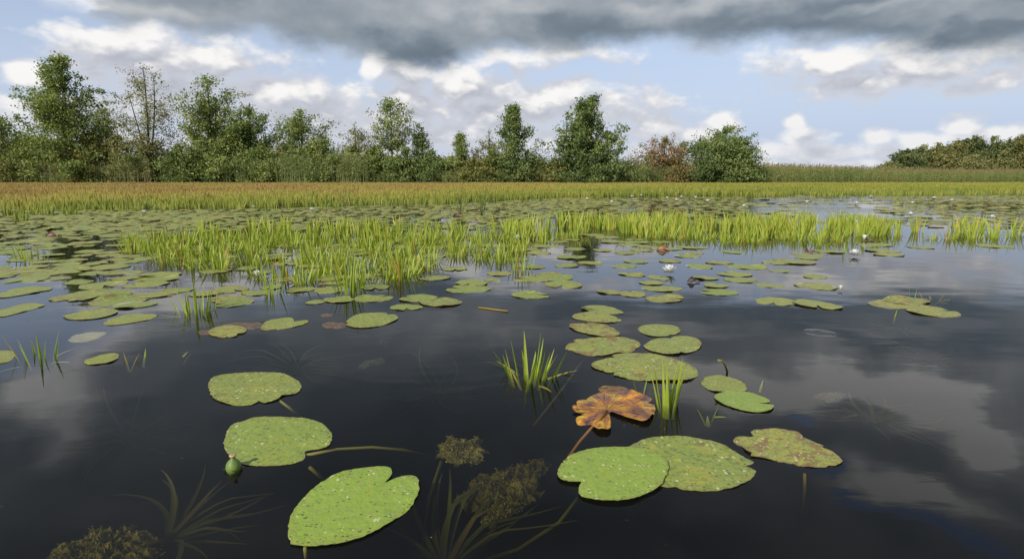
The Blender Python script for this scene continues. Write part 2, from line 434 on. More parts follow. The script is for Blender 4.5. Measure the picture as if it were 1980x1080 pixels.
M_rush = leafy("rush_stems", [(0, (.05, .075, .02)), (1, (.10, .12, .035))], trans=.1)
def bark():
    m, n, out = mat("bark")
    P = n.new('ShaderNodeTexCoord').outputs['Object']
    c = n.mix(n.noise(n.v('MULTIPLY', P, (1, 1, .25)), 9.0, 5.0, .6), (.030, .024, .018), (.11, .095, .075))
    b = n.new('ShaderNodeBsdfDiffuse'); n.put(b.inputs[0], c); n.t.links.new(b.outputs[0], out.inputs[0])
    return m
M_bark = bark()

# ------------------------------------------------------------------ trees and bushes
def leaf_quads(c, size, r, up=0.35):
    """rhombic leaves at centres c"""
    n = len(c)
    nr = r.normal(size=(n, 3)); nr[:, 2] += up * 2; nr /= np.linalg.norm(nr, axis=1)[:, None]
    a = np.cross(nr, r.normal(size=(n, 3))); a /= np.linalg.norm(a, axis=1)[:, None] + 1e-9
    b = np.cross(nr, a)
    s = size * r.uniform(.6, 1.35, (n, 1))
    return np.stack([c - a * s * .62, c + b * s * .36, c + a * s * .62, c - b * s * .36], 1)
def tree(name, label, x, y, H, prof, nb, per, leaf, m, seed, spread=.30, t0=.12, lean=0.0, trunk=.10, group=None, twig=5, asym=0.0, up=.8, cat='tree', z0=.1, leaders=3, fork=.25, ragged=.42):
    """prof: (height fraction, crown radius in metres); nb limbs; per leaves for each twig; the stem forks into leaders"""
    r = np.random.default_rng(seed)
    ts, rs = zip(*prof); rmax = max(rs)
    root = tag(empty(name, (x, y, z0)), label, cat, group)
    tk, C, tint = MB(), [], []
    sway = r.normal(0, .05 * H ** .5, 2)
    lead = []
    for k in range(leaders):
        a = r.uniform(0, 6.28) + k * 6.28 / leaders
        lead.append((a, rmax * (.0 if k == 0 else r.uniform(.30, .52)), 1.0 if k == 0 else r.uniform(.74, .95), r.uniform(fork * .5, fork * 1.3)))
    def axis(t, k):
        a, off, top, fk = lead[k]
        g = max(0.0, (t - fk) / (1 - fk)) ** .75 * off
        return np.array([lean * t * H + sway[0] * math.sin(3 * t + k) * t + math.cos(a) * g, sway[1] * math.sin(2.6 * t + k) * t + math.sin(a) * g, t * H * top])
    for k in range(leaders):
        tt = np.linspace(0 if k == 0 else lead[k][3], .97, 8)
        tube(tk, [axis(t, k) - np.array([0, 0, .2 * (t == 0)]) for t in tt], [trunk * (.75 if k else 1.0) * max(.06, 1.25 - t) ** 1.2 * (1.25 if t == 0 else 1) for t in tt], 6)
    lob = r.uniform(0, 6.28, 6)
    ang = r.uniform(0, 6.28)
    for i in range(nb):
        te = t0 + (1.0 - t0) * ((i + r.uniform(0, .9)) / nb)
        ang += 2.39996 + r.normal(0, .5)
        k = int(r.integers(leaders))
        dx, dy = math.cos(ang), math.sin(ang)
        off = axis(te, k); zt = off[2] / H
        ra = float(np.interp(zt, ts, rs)) * (1 + asym * dx)
        # how far the crown outline lies from this leader in this direction
        ra = max(.25 * ra, ra - (off[0] - lean * te * H) * dx - off[1] * dy)
        ra *= r.uniform(.60, 1.10) * (1 + ragged * math.sin(2 * ang + 5 * te + lob[0]) * math.sin(3 * ang - 9 * te + lob[1]))
        end = off + np.array([dx * ra, dy * ra, 0])
        st = axis(max(.02, te - ra * up / H * r.uniform(.7, 1.3)), k)
        mid = (st + end) / 2 + np.array([dx * ra * .10, dy * ra * .10, -.08 * ra]) + r.normal(0, .07 * ra, 3)
        path = [st * (1 - u) ** 2 + 2 * u * (1 - u) * mid + end * u * u for u in (0, .25, .5, .75, 1.0)]
        rb = trunk * (1.2 - te) * .34
        if ra > .35: tube(tk, path, [rb, rb * .8, rb * .6, rb * .4, rb * .15], 5)
        shade = r.uniform(.2, .8)
        kk = max(3, int(twig * (.5 + ra / max(rmax, .1))))
        for j in range(kk):
            u = .25 + .78 * (j + r.uniform(0, .8)) / kk
            p = st * (1 - u) ** 2 + 2 * u * (1 - u) * mid + end * u * u
            tip = p + r.normal(0, 1, 3) * np.array([.30, .30, .26]) * (ra * .6 + .3)
            if ra > .5 and j % 2 == 0: tube(tk, [p, (p + tip) / 2 + r.normal(0, .03, 3), tip], [rb * .3, rb * .2, .006], 4)
            cnt = max(3, int(per * r.uniform(.4, 1.6)))
            w = r.uniform(0, 1, (cnt, 1)); sp = spread * r.uniform(.6, 1.35)
            C.append(p * (1 - w) + tip * w + r.normal(0, 1, (cnt, 3)) * np.array([sp, sp, sp * .62]))
            tint.append(np.clip(shade + r.normal(0, .10) + r.normal(0, .13, cnt), 0, 1))
    for k in range(leaders):     # leading shoots
        cnt = per * 3; w = r.uniform(.80, 1.0, cnt)
        C.append(np.array([axis(t, k) for t in w]) + r.normal(0, 1, (cnt, 3)) * np.array([.14, .14, .12]) * (1.25 - w[:, None]) * 3.0)
        tint.append(np.clip(r.normal(.5, .15, cnt), 0, 1))
    C = np.concatenate(C); tint = np.concatenate(tint)
    ok = C[:, 2] > .05
    cr = MB(); cr.quads(leaf_quads(C[ok], leaf, r), tint[ok])
    tk.build("trunk", M_bark, root); cr.build("crown", m, root)
    return root
PXM = FPX * 1.0
def at_bank(px, depth):
    """x for the photo column px at the distance depth"""
    f = depth * _ct + CAM_H * _st
    return (px - 990.0) * f / FPX
def hgt(py, depth, base=.1):
    d = ray(990, py); return CAM_H + d[2] * depth / d[1] - base
def mpp(depth): return depth / FPX

def big_trees():
    T = [  # label, px, depth, top py, profile in px, limbs, leaves per twig, leaf size, material, options
     ("tallest broad alder of the bank, ragged domed crown at the left", 148, 51.5, 110, [(0,70),(.25,88),(.45,84),(.62,72),(.78,52),(.9,30),(1,8)], 72, 26, .17, M_leaf, dict(trunk=.17, spread=.26, twig=6, t0=.06, ragged=.28, leaders=2)),
     ("low dark leafy tree at the far left edge of the bank", 22, 52, 224, [(0,52),(.4,60),(.7,52),(.9,34),(1,10)], 34, 20, .16, M_leaf_dark, dict(spread=.28)),
     ("thin airy tree showing its branches, right of the tallest alder", 292, 51, 122, [(0,30),(.3,46),(.5,58),(.7,60),(.85,52),(.95,26),(1,10)], 50, 7, .13, M_leaf_pale, dict(trunk=.12, spread=.26, twig=6, lean=.02, t0=.2)),
     ("leafy alder with one branch thrown out to the upper right", 412, 51.5, 150, [(0,52),(.3,56),(.5,50),(.7,44),(.85,40),(.95,28),(1,8)], 54, 20, .16, M_leaf, dict(trunk=.13, asym=.25, lean=.03)),
     ("dark round-topped tree right of the alder with the thrown-out branch", 492, 52.5, 203, [(0,48),(.4,54),(.65,48),(.85,32),(1,8)], 42, 20, .16, M_leaf_dark, dict(asym=.15)),
     ("spreading tree with a small spike of leaves on its right shoulder", 588, 52, 212, [(0,46),(.35,58),(.6,54),(.8,36),(.93,20),(1,6)], 44, 18, .15, M_leaf, dict(asym=.2)),
     ("thin brownish sapling left of the slender open tree", 690, 51.5, 238, [(0,26),(.4,36),(.7,34),(.9,22),(1,8)], 26, 9, .13, M_leaf_pale, dict(spread=.22)),
     ("slender open tree on a bare trunk in the middle of the hedge", 760, 51.5, 190, [(0,6),(.42,10),(.5,26),(.65,38),(.8,38),(.92,34),(1,16)], 34, 10, .15, M_leaf, dict(trunk=.10, t0=.42, spread=.20, asym=.15, twig=4, leaders=1)),
     ("small dark bushy tree just right of the slender open tree", 815, 52, 246, [(0,22),(.4,22),(.7,17),(.9,10),(1,4)], 24, 11, .14, M_leaf_dark, dict(spread=.22)),
     ("narrow pointed young alder in the low stretch of hedge", 890, 51.5, 258, [(0,34),(.3,30),(.55,20),(.8,12),(1,3)], 28, 16, .14, M_leaf, dict(spread=.18, leaders=1)),
     ("grey half-bare shrubby tree leaning on the pointed conical alder", 946, 53, 250, [(0,26),(.4,32),(.7,28),(.9,18),(1,6)], 24, 8, .12, M_leaf_pale, dict(spread=.22)),
     ("conical alder with tiered side branches near the middle", 992, 51, 205, [(0,46),(.2,54),(.4,46),(.6,34),(.8,20),(.92,10),(1,4)], 52, 18, .16, M_leaf_dark, dict(trunk=.13, asym=.12, spread=.22, leaders=1)),
     ("tall dark green alder with two pointed tops right of centre", 1142, 50.5, 184, [(0,58),(.2,68),(.4,60),(.55,52),(.7,38),(.85,20),(1,5)], 74, 17, .17, M_leaf_dark, dict(trunk=.17, spread=.20, twig=6, t0=.03, leaders=2, ragged=.6)),
     ("rust-coloured thorn bush between the two-topped alder and the round willow", 1280, 51.5, 264, [(0,38),(.3,44),(.55,54),(.75,50),(.9,34),(1,14)], 40, 12, .14, M_leaf_rust, dict(t0=.08, spread=.20)),
     ("dense round green willow bush, last on the right of the bank", 1397, 50.5, 247, [(0,48),(.2,60),(.45,62),(.65,56),(.82,40),(.93,24),(1,10)], 78, 24, .15, M_leaf_dark, dict(t0=.02, spread=.22, twig=6)),
    ]
    for i, (lab, px, dep, top, prof, nb, per, leaf, m, kw) in enumerate(T):
        H = hgt(top, dep)
        tree("bank_tree", lab, at_bank(px, dep), dep, H, [(t, p * mpp(dep)) for t, p in prof], int(nb * 1.35), int(per * 2.7), leaf * .92, m, 100 + i, **kw)
    # the second top of the two-topped alder is a stem of its own, joined to it
    dep = 51.2
    tree("bank_tree", "lower left stem of foliage crowding against the two-topped alder", at_bank(1096, dep), dep, hgt(216, dep), [(0, 1.4), (.3, 1.5), (.6, 1.2), (.85, .7), (1, .2)], 34, 20, .16, M_leaf_dark, 160, spread=.22)
def bushes():
    B = [ # px, top py, half width px, material, label
     (18,262,42,M_leaf_olive,"scruffy olive bush at the left end of the hedge"),
     (72,268,40,M_leaf,"green bush under the left side of the tallest alder"),
     (125,272,44,M_leaf_pale,"pale bush directly beneath the tallest alder"),
     (185,266,42,M_leaf_olive,"olive bush under the right side of the tallest alder"),
     (238,262,40,M_leaf_pale,"pale straggly bush left of the thin airy tree"),
     (300,278,38,M_leaf_dark,"dark bush at the foot of the thin airy tree"),
     (350,282,40,M_leaf_dark,"deep green bush between the thin airy tree and its leafy neighbour"),
     (400,285,38,M_leaf_dark,"dark bush at the foot of the leafy alder with the thrown-out branch"),
     (452,272,40,M_leaf,"green bush left of the dark round-topped tree"),
     (510,276,38,M_leaf,"green bush at the foot of the dark round-topped tree"),
     (556,282,36,M_leaf_olive,"olive bush half hidden by the tall grey-green reeds"),
     (628,272,40,M_leaf,"leafy bush behind the tall grey-green reeds"),
     (682,286,36,M_leaf,"low bush at the foot of the thin brownish sapling"),
     (728,284,36,M_leaf,"green bush left of the bare trunk of the slender tree"),
     (785,288,36,M_leaf_dark,"dark bush right of the bare trunk of the slender tree"),
     (838,292,34,M_leaf_dark,"dark low bush left of the narrow pointed alder"),
     (872,306,30,M_leaf,"low green bush at the foot of the narrow pointed alder"),
     (918,308,32,M_leaf_olive,"yellowish low bush in the gap beside the conical alder"),
     (955,300,30,M_leaf_olive,"olive bush left of the foot of the conical alder"),
     (1035,304,32,M_leaf_dark,"dark bush right of the foot of the conical alder"),
     (1072,310,32,M_leaf_olive,"olive bush between conical and two-topped alder"),
     (1100,314,30,M_leaf_rust,"reddish low bush against the two-topped alder"),
     (1310,318,26,M_leaf_rust,"low reddish bush at the right foot of the thorn bush"),
     (1440,312,22,M_leaf_olive,"small olive bush tucked against the right side of the willow"),
    ]
    for i, (px, top, hw, m, lab) in enumerate(B):
        dep = 50.6 + (i * 37 % 11) * .16
        w = hw * mpp(dep)
        tree("bush", lab, at_bank(px, dep), dep, hgt(top, dep), [(0, w * .8), (.35, w), (.65, w * .9), (.88, w * .55), (1, w * .2)], 46, 52, .145, m, 300 + i, spread=.26, t0=.02, trunk=.04, cat='bush', twig=4, fork=.05, group='bushes along the bank')
def far_wood():
    F = [(1748,288,26,M_leaf_dark,"dark rounded tree at the left tip of the far wood"),(1778,280,24,M_leaf_dark,"dark tree second from the left tip of the far wood"),
     (1806,276,26,M_leaf_olive,"olive tree in the left part of the far wood"),(1838,273,26,M_leaf_olive,"brownish olive tree left of the highest far crown"),
     (1872,262,28,M_leaf_dark,"highest dark crown of the far wood"),(1908,263,29,M_leaf_dark,"broad dark crown right of the highest far crown"),
     (1942,266,27,M_leaf_dark,"dark crown near the right edge of the far wood"),(1972,261,28,M_leaf_olive,"brown-green crown cut by the right edge of the photo"),
     (1830,300,22,M_leaf_olive,"lower yellowish tree in front of the far wood's left part"),(1880,302,20,M_leaf_pale,"small pale tree in front of the far wood's middle"),
     (1926,306,20,M_leaf_olive,"small yellow-olive tree at the front right of the far wood"),(1722,314,16,M_leaf_dark,"low dark shrub at the far wood's left foot")]
    for i, (px, top, hw, m, lab) in enumerate(F):
        dep = 128.0 + (0 if top >= 296 else 9 + (i * 5 % 7))
        w = hw * mpp(dep)
        tree("wood_tree", lab, at_bank(px, dep), dep, hgt(top, dep), [(0, w * .75), (.3, w), (.6, w), (.8, w * .8), (.92, w * .5), (1, w * .2)], 70, 42, .32, {M_leaf_dark: M_wood, M_leaf_olive: M_wood_olive}.get(m, m), 500 + i, spread=.42, ragged=.5, t0=.04, trunk=.2, group='trees of the far wood')
big_trees(); bushes(); far_wood()

# ------------------------------------------------------------------ reeds (uncountable)
def reeds(name, label, spots, h, seed, tint=(.2, .5), plume=0.0, wid=.018, leaves=4, curl=.35):
    r = np.random.default_rng(seed); mb = MB(); n = len(spots)
    z0 = .02
    H = (h(spots[:, 0], spots[:, 1]) if callable(h) else h) * r.uniform(.72, 1.12, n)
    az = r.uniform(0, 6.28, n); ln = r.uniform(0, .12, n) * H
    base = np.stack([spots[:, 0], spots[:, 1], np.full(n, z0)], 1)
    top = base + np.stack([np.cos(az) * ln, np.sin(az) * ln, H], 1)
    sd = np.stack([np.ones(n), np.zeros(n), np.zeros(n)], 1) * wid * .5
    tn = np.clip(r.uniform(*tint, n) + .25 * (vnoise(spots[:, 0], spots[:, 1], .5) - .5), 0, 1)
    mb.quads(np.stack([base - sd, base + sd, top + sd * .5, top - sd * .5], 1), tn)
    for k in range(leaves):
        u = r.uniform(.25, .95, (n, 1)); p = base + (top - base) * u
        a = r.uniform(0, 6.28, n); L = r.uniform(.18, .38, n) * np.minimum(H, 2.2)
        d = np.stack([np.cos(a), np.sin(a) * .6, r.uniform(.5, 1.5, n)], 1); d /= np.linalg.norm(d, axis=1)[:, None]
        q = p + d * L[:, None] * .6
        e = q + (d * np.array([1.3, 1.3, .2]) + np.array([0, 0, -curl])) * L[:, None] * .5
        s = np.stack([r.uniform(-.4, .4, n), r.uniform(-.3, .3, n), np.ones(n)], 1) * (wid * .9)
        mb.quads(np.stack([p - s * .6, p + s * .6, q + s, q - s], 1), tn + r.normal(0, .05, n))
        mb.quads(np.stack([q - s, q + s, e + s * .1, e - s * .1], 1), tn + r.normal(0, .05, n))
    if plume:
        k = r.uniform(size=n) < plume
        p = top[k]; m_ = k.sum()
        for j in range(3):
            a = r.uniform(0, 6.28, m_); l = r.uniform(.10, .2, m_)
            e = p + np.stack([np.cos(a) * l * .35 + .04, np.sin(a) * l * .3, l], 1)
            s = np.stack([np.ones(m_), np.zeros(m_), np.zeros(m_)], 1) * .02
            mid = (p + e) / 2
            mb.quads(np.stack([p, mid + s, e, mid - s], 1), np.full(m_, .95))
    o = mb.build(name, M_reed); tag(o, label, 'reeds', kind='stuff'); return o
def strip(px0, px1, d0, d1, n, seed):
    r = np.random.default_rng(seed)
    d = r.uniform(d0, d1, n); px = r.uniform(px0, px1, n) + r.normal(0, 1, n) * np.minimum(22, (px1 - px0) * .12)
    return np.stack([at_bank(px, d), d], 1)
reeds("reeds", "tall grey-green reeds standing in front of the hedge left of centre", np.concatenate([strip(560, 690, 49.3, 50.6, 900, 1), strip(440, 560, 49.6, 50.6, 160, 2)]), 2.2, 3, (.25, .5))
reeds("reeds", "rank green and reddish sedge along the foot of the hedge at the left", np.concatenate([strip(-60, 270, 49.4, 50.8, 800, 4)]), 1.7, 5, (.15, .9))
reeds("reeds", "low mixed reeds and grasses along the foot of the hedge at the middle", np.concatenate([strip(690, 1130, 49.6, 50.8, 500, 6)]), 1.0, 7, (.1, .6))
reeds("reeds", "green reeds around the rust-coloured thorn bush", strip(1185, 1345, 49.6, 53, 1500, 8), 1.35, 9, (.1, .6), .3)
def rb_h(x, y): return np.interp(x, [18, 24, 40, 60], [1.75, 1.5, 1.05, 1.1])
reeds("reeds", "low brown-topped reed bed between the willow and the far wood", strip(1430, 2080, 51.5, 66, 8000, 10), rb_h, 11, (.15, .7), .55)
reeds("reeds", "distant brownish reed marsh in front of the far wood", strip(1150, 2080, 67, 120, 7000, 12), lambda x, y: np.full(len(x), 1.15), 13, (.5, .95), .5, wid=.05, leaves=2)
reeds("reeds", "brownish reeds seen through gaps behind the hedge", strip(-60, 1440, 54, 64, 4000, 14), 2.1, 15, (.2, .8), .4, wid=.03, leaves=3)

# white peaked hut behind the two-topped alder
def hut():
    dep = 58.0; x = at_bank(1188, dep)
    root = tag(empty("hut", (x, dep, .1)), "small white peaked hut half hidden behind the two-topped alder", "hut")
    m, n, out = mat("white_boards"); P = n.new('ShaderNodeTexCoord').outputs['Object']
    b = n.new('ShaderNodeBsdfPrincipled'); b.inputs['Roughness'].default_value = .5
    n.put(b.inputs['Base Color'], n.mix(n.noise(P, 6.0, 4.0), (.72, .73, .74), (.82, .82, .80)))
    n.t.links.new(b.outputs[0], out.inputs[0])
    w, d, h, r = .9, 1.0, 1.25, 2.0
    mb = MB(); mb.add([(-w, -d, 0), (w, -d, 0), (w, d, 0), (-w, d, 0), (-w, -d, h), (w, -d, h), (w, d, h), (-w, d, h), (0, -d, r), (0, d, r)],
           [(0, 1, 5, 8, 4), (1, 2, 6, 5), (2, 3, 7, 9, 6), (3, 0, 4, 7)]); mb.build("wall", m, root)
    mb = MB()
    for s in (-1, 1):
        e = [(s * 1.12, h - .2), (0, r + .04), (0, r + .10), (s * 1.12, h - .12)]
        v = [(a, -d - .15, z) for a, z in e] + [(a, d + .15, z) for a, z in e]
        mb.add(v, [(0, 1, 2, 3), (7, 6, 5, 4), (0, 4, 5, 1), (1, 5, 6, 2), (2, 6, 7, 3), (3, 7, 4, 0)])
    mb.build("roof", m, root)
hut()

# ------------------------------------------------------------------ water soldiers
def blade(mb, root, az, tilt, L, wid, segs, tint, droop=0.0, fold=.30, sway=0.0):
    """one sword-shaped leaf: three vertices across, tapering to a point"""
    d0 = np.array([math.cos(az), math.sin(az), 0.0]); sd = np.array([-math.sin(az), math.cos(az), 0.0])
    p = np.array(root, float); vs, fs, th = [], [], tilt
    for i in range(segs + 1):
        t = i / segs
        w = wid * .5 * (1.0 - t ** 1.8) * (1 - .12 * t) + .0006
        dirv = d0 * math.sin(th) + np.array([0, 0, math.cos(th)])
        nr = d0 * math.cos(th) - np.array([0, 0, math.sin(th)])
        vs += [p - sd * w - nr * w * fold, p + nr * w * fold, p + sd * w - nr * w * fold]
        if i < segs:
            p = p + dirv * (L / segs); th += droop / segs; az += sway / segs
            d0 = np.array([math.cos(az), math.sin(az), 0.0]); sd = np.array([-math.sin(az), math.cos(az), 0.0])
            a = i * 3
            fs += [(a, a + 1, a + 4, a + 3), (a + 1, a + 2, a + 5, a + 4)]
    t_ = np.repeat(np.clip(tint + .16 * (np.linspace(0, 1, segs + 1) - .6), 0, 1), 3)
    mb.add(vs, fs, t_)
def rosette(n, r0, tilt, L, wid, segs, seed, z=-.06, dead=.08, droop=.25, tint=(.1, .4), squash=1.0, stray=2):
    r = np.random.default_rng(seed); mb = MB()
    for i in range(n):
        a = i * 2.39996 + r.normal(0, .4); q = math.sqrt((i + .5) / n)
        root = (math.cos(a) * r0 * q, math.sin(a) * r0 * q * squash, z)
        l = L * r.uniform(.68, 1.1) * (1.05 - .25 * q)
        tn = r.uniform(.75, 1.0) if r.uniform() < dead else r.uniform(*tint)
        blade(mb, root, a + r.normal(0, .3), tilt * q * r.uniform(.5, 1.3), l, wid * r.uniform(.8, 1.15), segs, tn, droop * r.uniform(-.3, 1.2))
    for i in range(stray):    # outer leaves lying low on the water
        a = r.uniform(0, 6.28)
        blade(mb, (math.cos(a) * r0 * .8, math.sin(a) * r0 * .8, -.02), a, r.uniform(1.15, 1.45), L * r.uniform(.4, .7), wid, segs, r.uniform(.1, .9), .2)
    return mb
SOLDIERS = []   # single plants standing clear of the beds
def soldier(label, px, py, n, spread_px, h_px, seed, tilt=.38, wid=.016, squash=.7, tint=(.05, .35), stray=2, dead=.04, group=None, name="water_soldier"):
    p = W(px, py); k = np.linalg.norm(p - np.array([0, 0, CAM_H])) / FPX
    L = h_px * k * 1.05 + .05
    mb = rosette(n, spread_px * k * .5, tilt, L, wid, 7, seed, -.05, dead, .18, tint, squash, stray)
    o = mb.build(name, M_soldier, smooth=True); o.location = p
    SOLDIERS.append(p)
    return tag(o, label, "water plant", group)
soldier("clump of upright green sword leaves alone on the dark open water, centre", 1026, 726, 17, 84, 86, 21, .55, .0185, .55, stray=3)
soldier("tight tuft of green sword leaves right of the orange decaying leaf", 1291, 780, 12, 32, 98, 22, .16, .0185, .8, stray=0)
soldier("pair of short green blades behind the orange decaying leaf", 1240, 752, 2, 14, 36, 23, .3, .011, stray=0)
soldier("isolated clump of sword leaves in front of the left bed", 380, 602, 20, 62, 56, 24, .30, .014, stray=5)
soldier("sparse group of short upright blades near the left edge of the photo", 74, 690, 8, 66, 46, 25, .35, .012, .5, stray=3)
soldier("small clump of blades among pads at the far left", 60, 502, 13, 48, 36, 26, .3, .014)
soldier("small tuft just left of the white flower by the left bed", 530, 566, 11, 40, 44, 27, .3, .014)
soldier("tall tuft at the front of the left bed, reaching nearest the camera", 676, 566, 14, 44, 70, 28, .28, .015)
soldier("upright tuft at the right end of the left bed's front", 1004, 524, 14, 46, 48, 29, .22, .014)
soldier("lower splayed tuft with straw-coloured blades at the left bed's front", 762, 538, 18, 74, 56, 30, .5, .015, dead=.25)
soldier("leaf tips poking up from a sunken plant by the right-hand pads", 1766, 574, 2, 10, 26, 31, .2, .011, stray=2)
soldier("single short green blade before the long pads on the right", 1729, 610, 1, 3, 16, 32, .1, .012, stray=0)
soldier("few curled blade tips right of the tight green tuft", 1372, 795, 3, 20, 20, 33, .8, .013, stray=1)
soldier("tiny dark blade tips breaking the surface at the left", 248, 698, 2, 8, 18, 34, .7, .010, stray=0, tint=(.4, .9))
soldier("two small blade tips left of centre-left pads", 275, 690, 2, 8, 16, 35, .6, .010, stray=0)
soldier("curled brown blade tip breaking the surface below the clump", 352, 682, 1, 5, 12, 36, .9, .012, stray=1, tint=(.8, 1))
soldier("thin upright blades in front of the right bed beside the white flower", 1625, 488, 5, 44, 22, 37, .25, .012, .4, stray=0)
soldier("short blade tip on the right beyond the yellow pads", 1470, 735, 1, 4, 10, 38, .9, .010, stray=0)

BED_L = [(245,470),(330,456),(500,450),(700,448),(860,452),(950,456),(1030,452),(1070,462),(1030,478),(1015,505),(960,512),(830,512),(800,536),(700,556),(640,548),(560,545),(500,540),(420,526),(300,506),(255,488)]
BED_R = [(1085,436),(1250,432),(1400,434),(1500,434),(1650,436),(1725,442),(1800,446),(1975,444),(1968,458),(1850,464),(1770,466),(1660,462),(1570,474),(1480,478),(1380,468),(1235,458),(1195,444),(1110,450)]
BED_M = [(940,448),(1060,440),(1120,436),(1150,452),(1080,466),(1000,452)]
VAR = [rosette(14, .09, .48, .275, .024, 4, 60 + i, -.07, .06, .35, (.05, .42), 1.0, 2).mesh("water_soldier", True) for i in range(8)]
for v in VAR: v.materials.append(M_soldier)
def bed(poly, per, dmin, seed, thr=.34):
    r = np.random.default_rng(seed)
    p = scatter(poly, per, r)
    p = p[vnoise(p[:, 0], p[:, 1], 2.2) + r.uniform(-.22, .22, len(p)) > thr]
    return spaced(p, dmin)
spots = []
for poly, lab, grp, per, dm, seed in (
    (BED_L, "bright green water soldier rosette standing in the dense left-hand bed", "water soldiers of the left bed", 80, .145, 71),
    (BED_R, "bright green water soldier rosette standing in the long right-hand bed", "water soldiers of the right bed", 80, .15, 72),
    (BED_M, "green water soldier rosette in the loose patch between the two beds", "water soldiers between the beds", 30, .20, 73)):
    for q in bed(poly, per, dm, seed, .42 if seed == 72 else .34):
        qx, qy = proj(q[0], q[1])
        if qx > 1640 and vnoise(q[0], q[1], 3.1) < .36: continue
        spots.append((q[1], q[0], q[1], lab, grp))
spots.sort(key=lambda s: s[0])
N_IND = 272
r = np.random.default_rng(77)
for _, x, y, lab, grp in spots[:N_IND]:
    o = bpy.data.objects.new("water_soldier", VAR[r.integers(8)]); COL.objects.link(o)
    s = r.uniform(.52, 1.06); o.location = (x, y, 0); o.scale = (s, s, s * r.uniform(.85, 1.1)); o.rotation_euler = (r.normal(0, .08), r.normal(0, .08), r.uniform(0, 6.28))
    tag(o, lab, "water plant", grp)
def mass(name, label, pts, seed, nb, h, wid, tint_fn, m=None):
    """very many upright leaves, as one object"""
    r = np.random.default_rng(seed); mb = MB()
    for k in range(nb):
        n = len(pts); a = r.uniform(0, 6.28, n); q = r.uniform(0, 1, n)
        base = np.stack([pts[:, 0] + np.cos(a) * .08 * q, pts[:, 1] + np.sin(a) * .08 * q, np.full(n, -.02)], 1)
        hh = h * r.uniform(.6, 1.1, n); ln = hh * q * r.uniform(.1, .65, n)
        d = np.stack([np.cos(a) * ln, np.sin(a) * ln, hh], 1)
        w = (wid + .0009 * pts[:, 1])[:, None] * r.uniform(.7, 1.2, (n, 1))
        fa = r.uniform(-.9, .9, n); sd = np.stack([np.cos(fa), np.sin(fa), np.zeros(n)], 1) * w * .5
        mid = base + d * .55 - np.stack([np.cos(a), np.sin(a), 0 * a], 1) * (ln * .12)[:, None]; tip = base + d
        tn = np.clip(tint_fn(pts, r) + r.normal(0, .09, n), 0, 1)
        mb.quads(np.stack([base - sd, base + sd, mid + sd * .85, mid - sd * .85], 1), tn)
        mb.quads(np.stack([mid - sd * .85, mid + sd * .85, tip + sd * .06, tip - sd * .06], 1), np.clip(tn + .06, 0, 1))
    o = mb.build(name, m or M_soldier); return tag(o, label, "water plants", kind='stuff')
rest = np.array([[s[1], s[2]] for s in spots[N_IND:]])
if len(rest): mass("water_soldiers", "green water soldier leaves massed at the back of the right bed", rest, 78, 13, .27, .013, lambda p, r: r.uniform(.05, .5, len(p)))

# the wide carpet of water soldiers across the back of the pond, green in front and autumn orange behind
FRONT = [(-400,428),(0,420),(60,424),(90,412),(150,410),(300,407),(500,404),(700,400),(900,393),(1000,385),(1150,380),(1300,379),(1400,379),(1600,378),(1700,377),(1800,377),(1980,374),(2400,372)]
fx, fy = zip(*FRONT)
def carpet(n, seed):
    r = np.random.default_rng(seed)
    y = np.sqrt(r.uniform(9.0 ** 2, 53.0 ** 2, n)); x = r.uniform(-1, 1, n) * (y * .95 + 2)
    px, py = proj(x, y)
    edge = np.interp(px, fx, fy) + np.interp(px, [0, 700, 1100], [16, 9, 5]) * (vnoise(x, y, 1.6) - .45) + r.normal(0, 1.0, n)
    k = (py < edge) & (y < bank(x) + .3)
    # right half: ragged, with strips of open water
    gap = (px > 1250) & (vnoise(x * .35, y * 2.1, .55) > .80) & (y < 44)
    k &= ~gap
    return np.stack([x[k], y[k]], 1)
def carpet_tint(p, r):
    px, py = proj(p[:, 0], p[:, 1])
    e = np.interp(px, fx, fy)
    yf = np.array([W(0, v)[1] for v in e])
    t = np.clip((p[:, 1] - yf - 1.8) / (yf * .75), 0, 1) ** .8
    amt = np.interp(px, [-200, 500, 1000, 1300, 1500, 2000], [.56, .52, .40, .22, .16, .14])
    return .20 + t * amt + .26 * (vnoise(p[:, 0], p[:, 1], .5) - .5) + r.normal(0, .05, len(p))
mass("water_soldiers", "wide carpet of water soldier leaves below the bank, green in front and orange behind", carpet(40000, 81), 82, 6, .215, .011, carpet_tint, M_carpet)

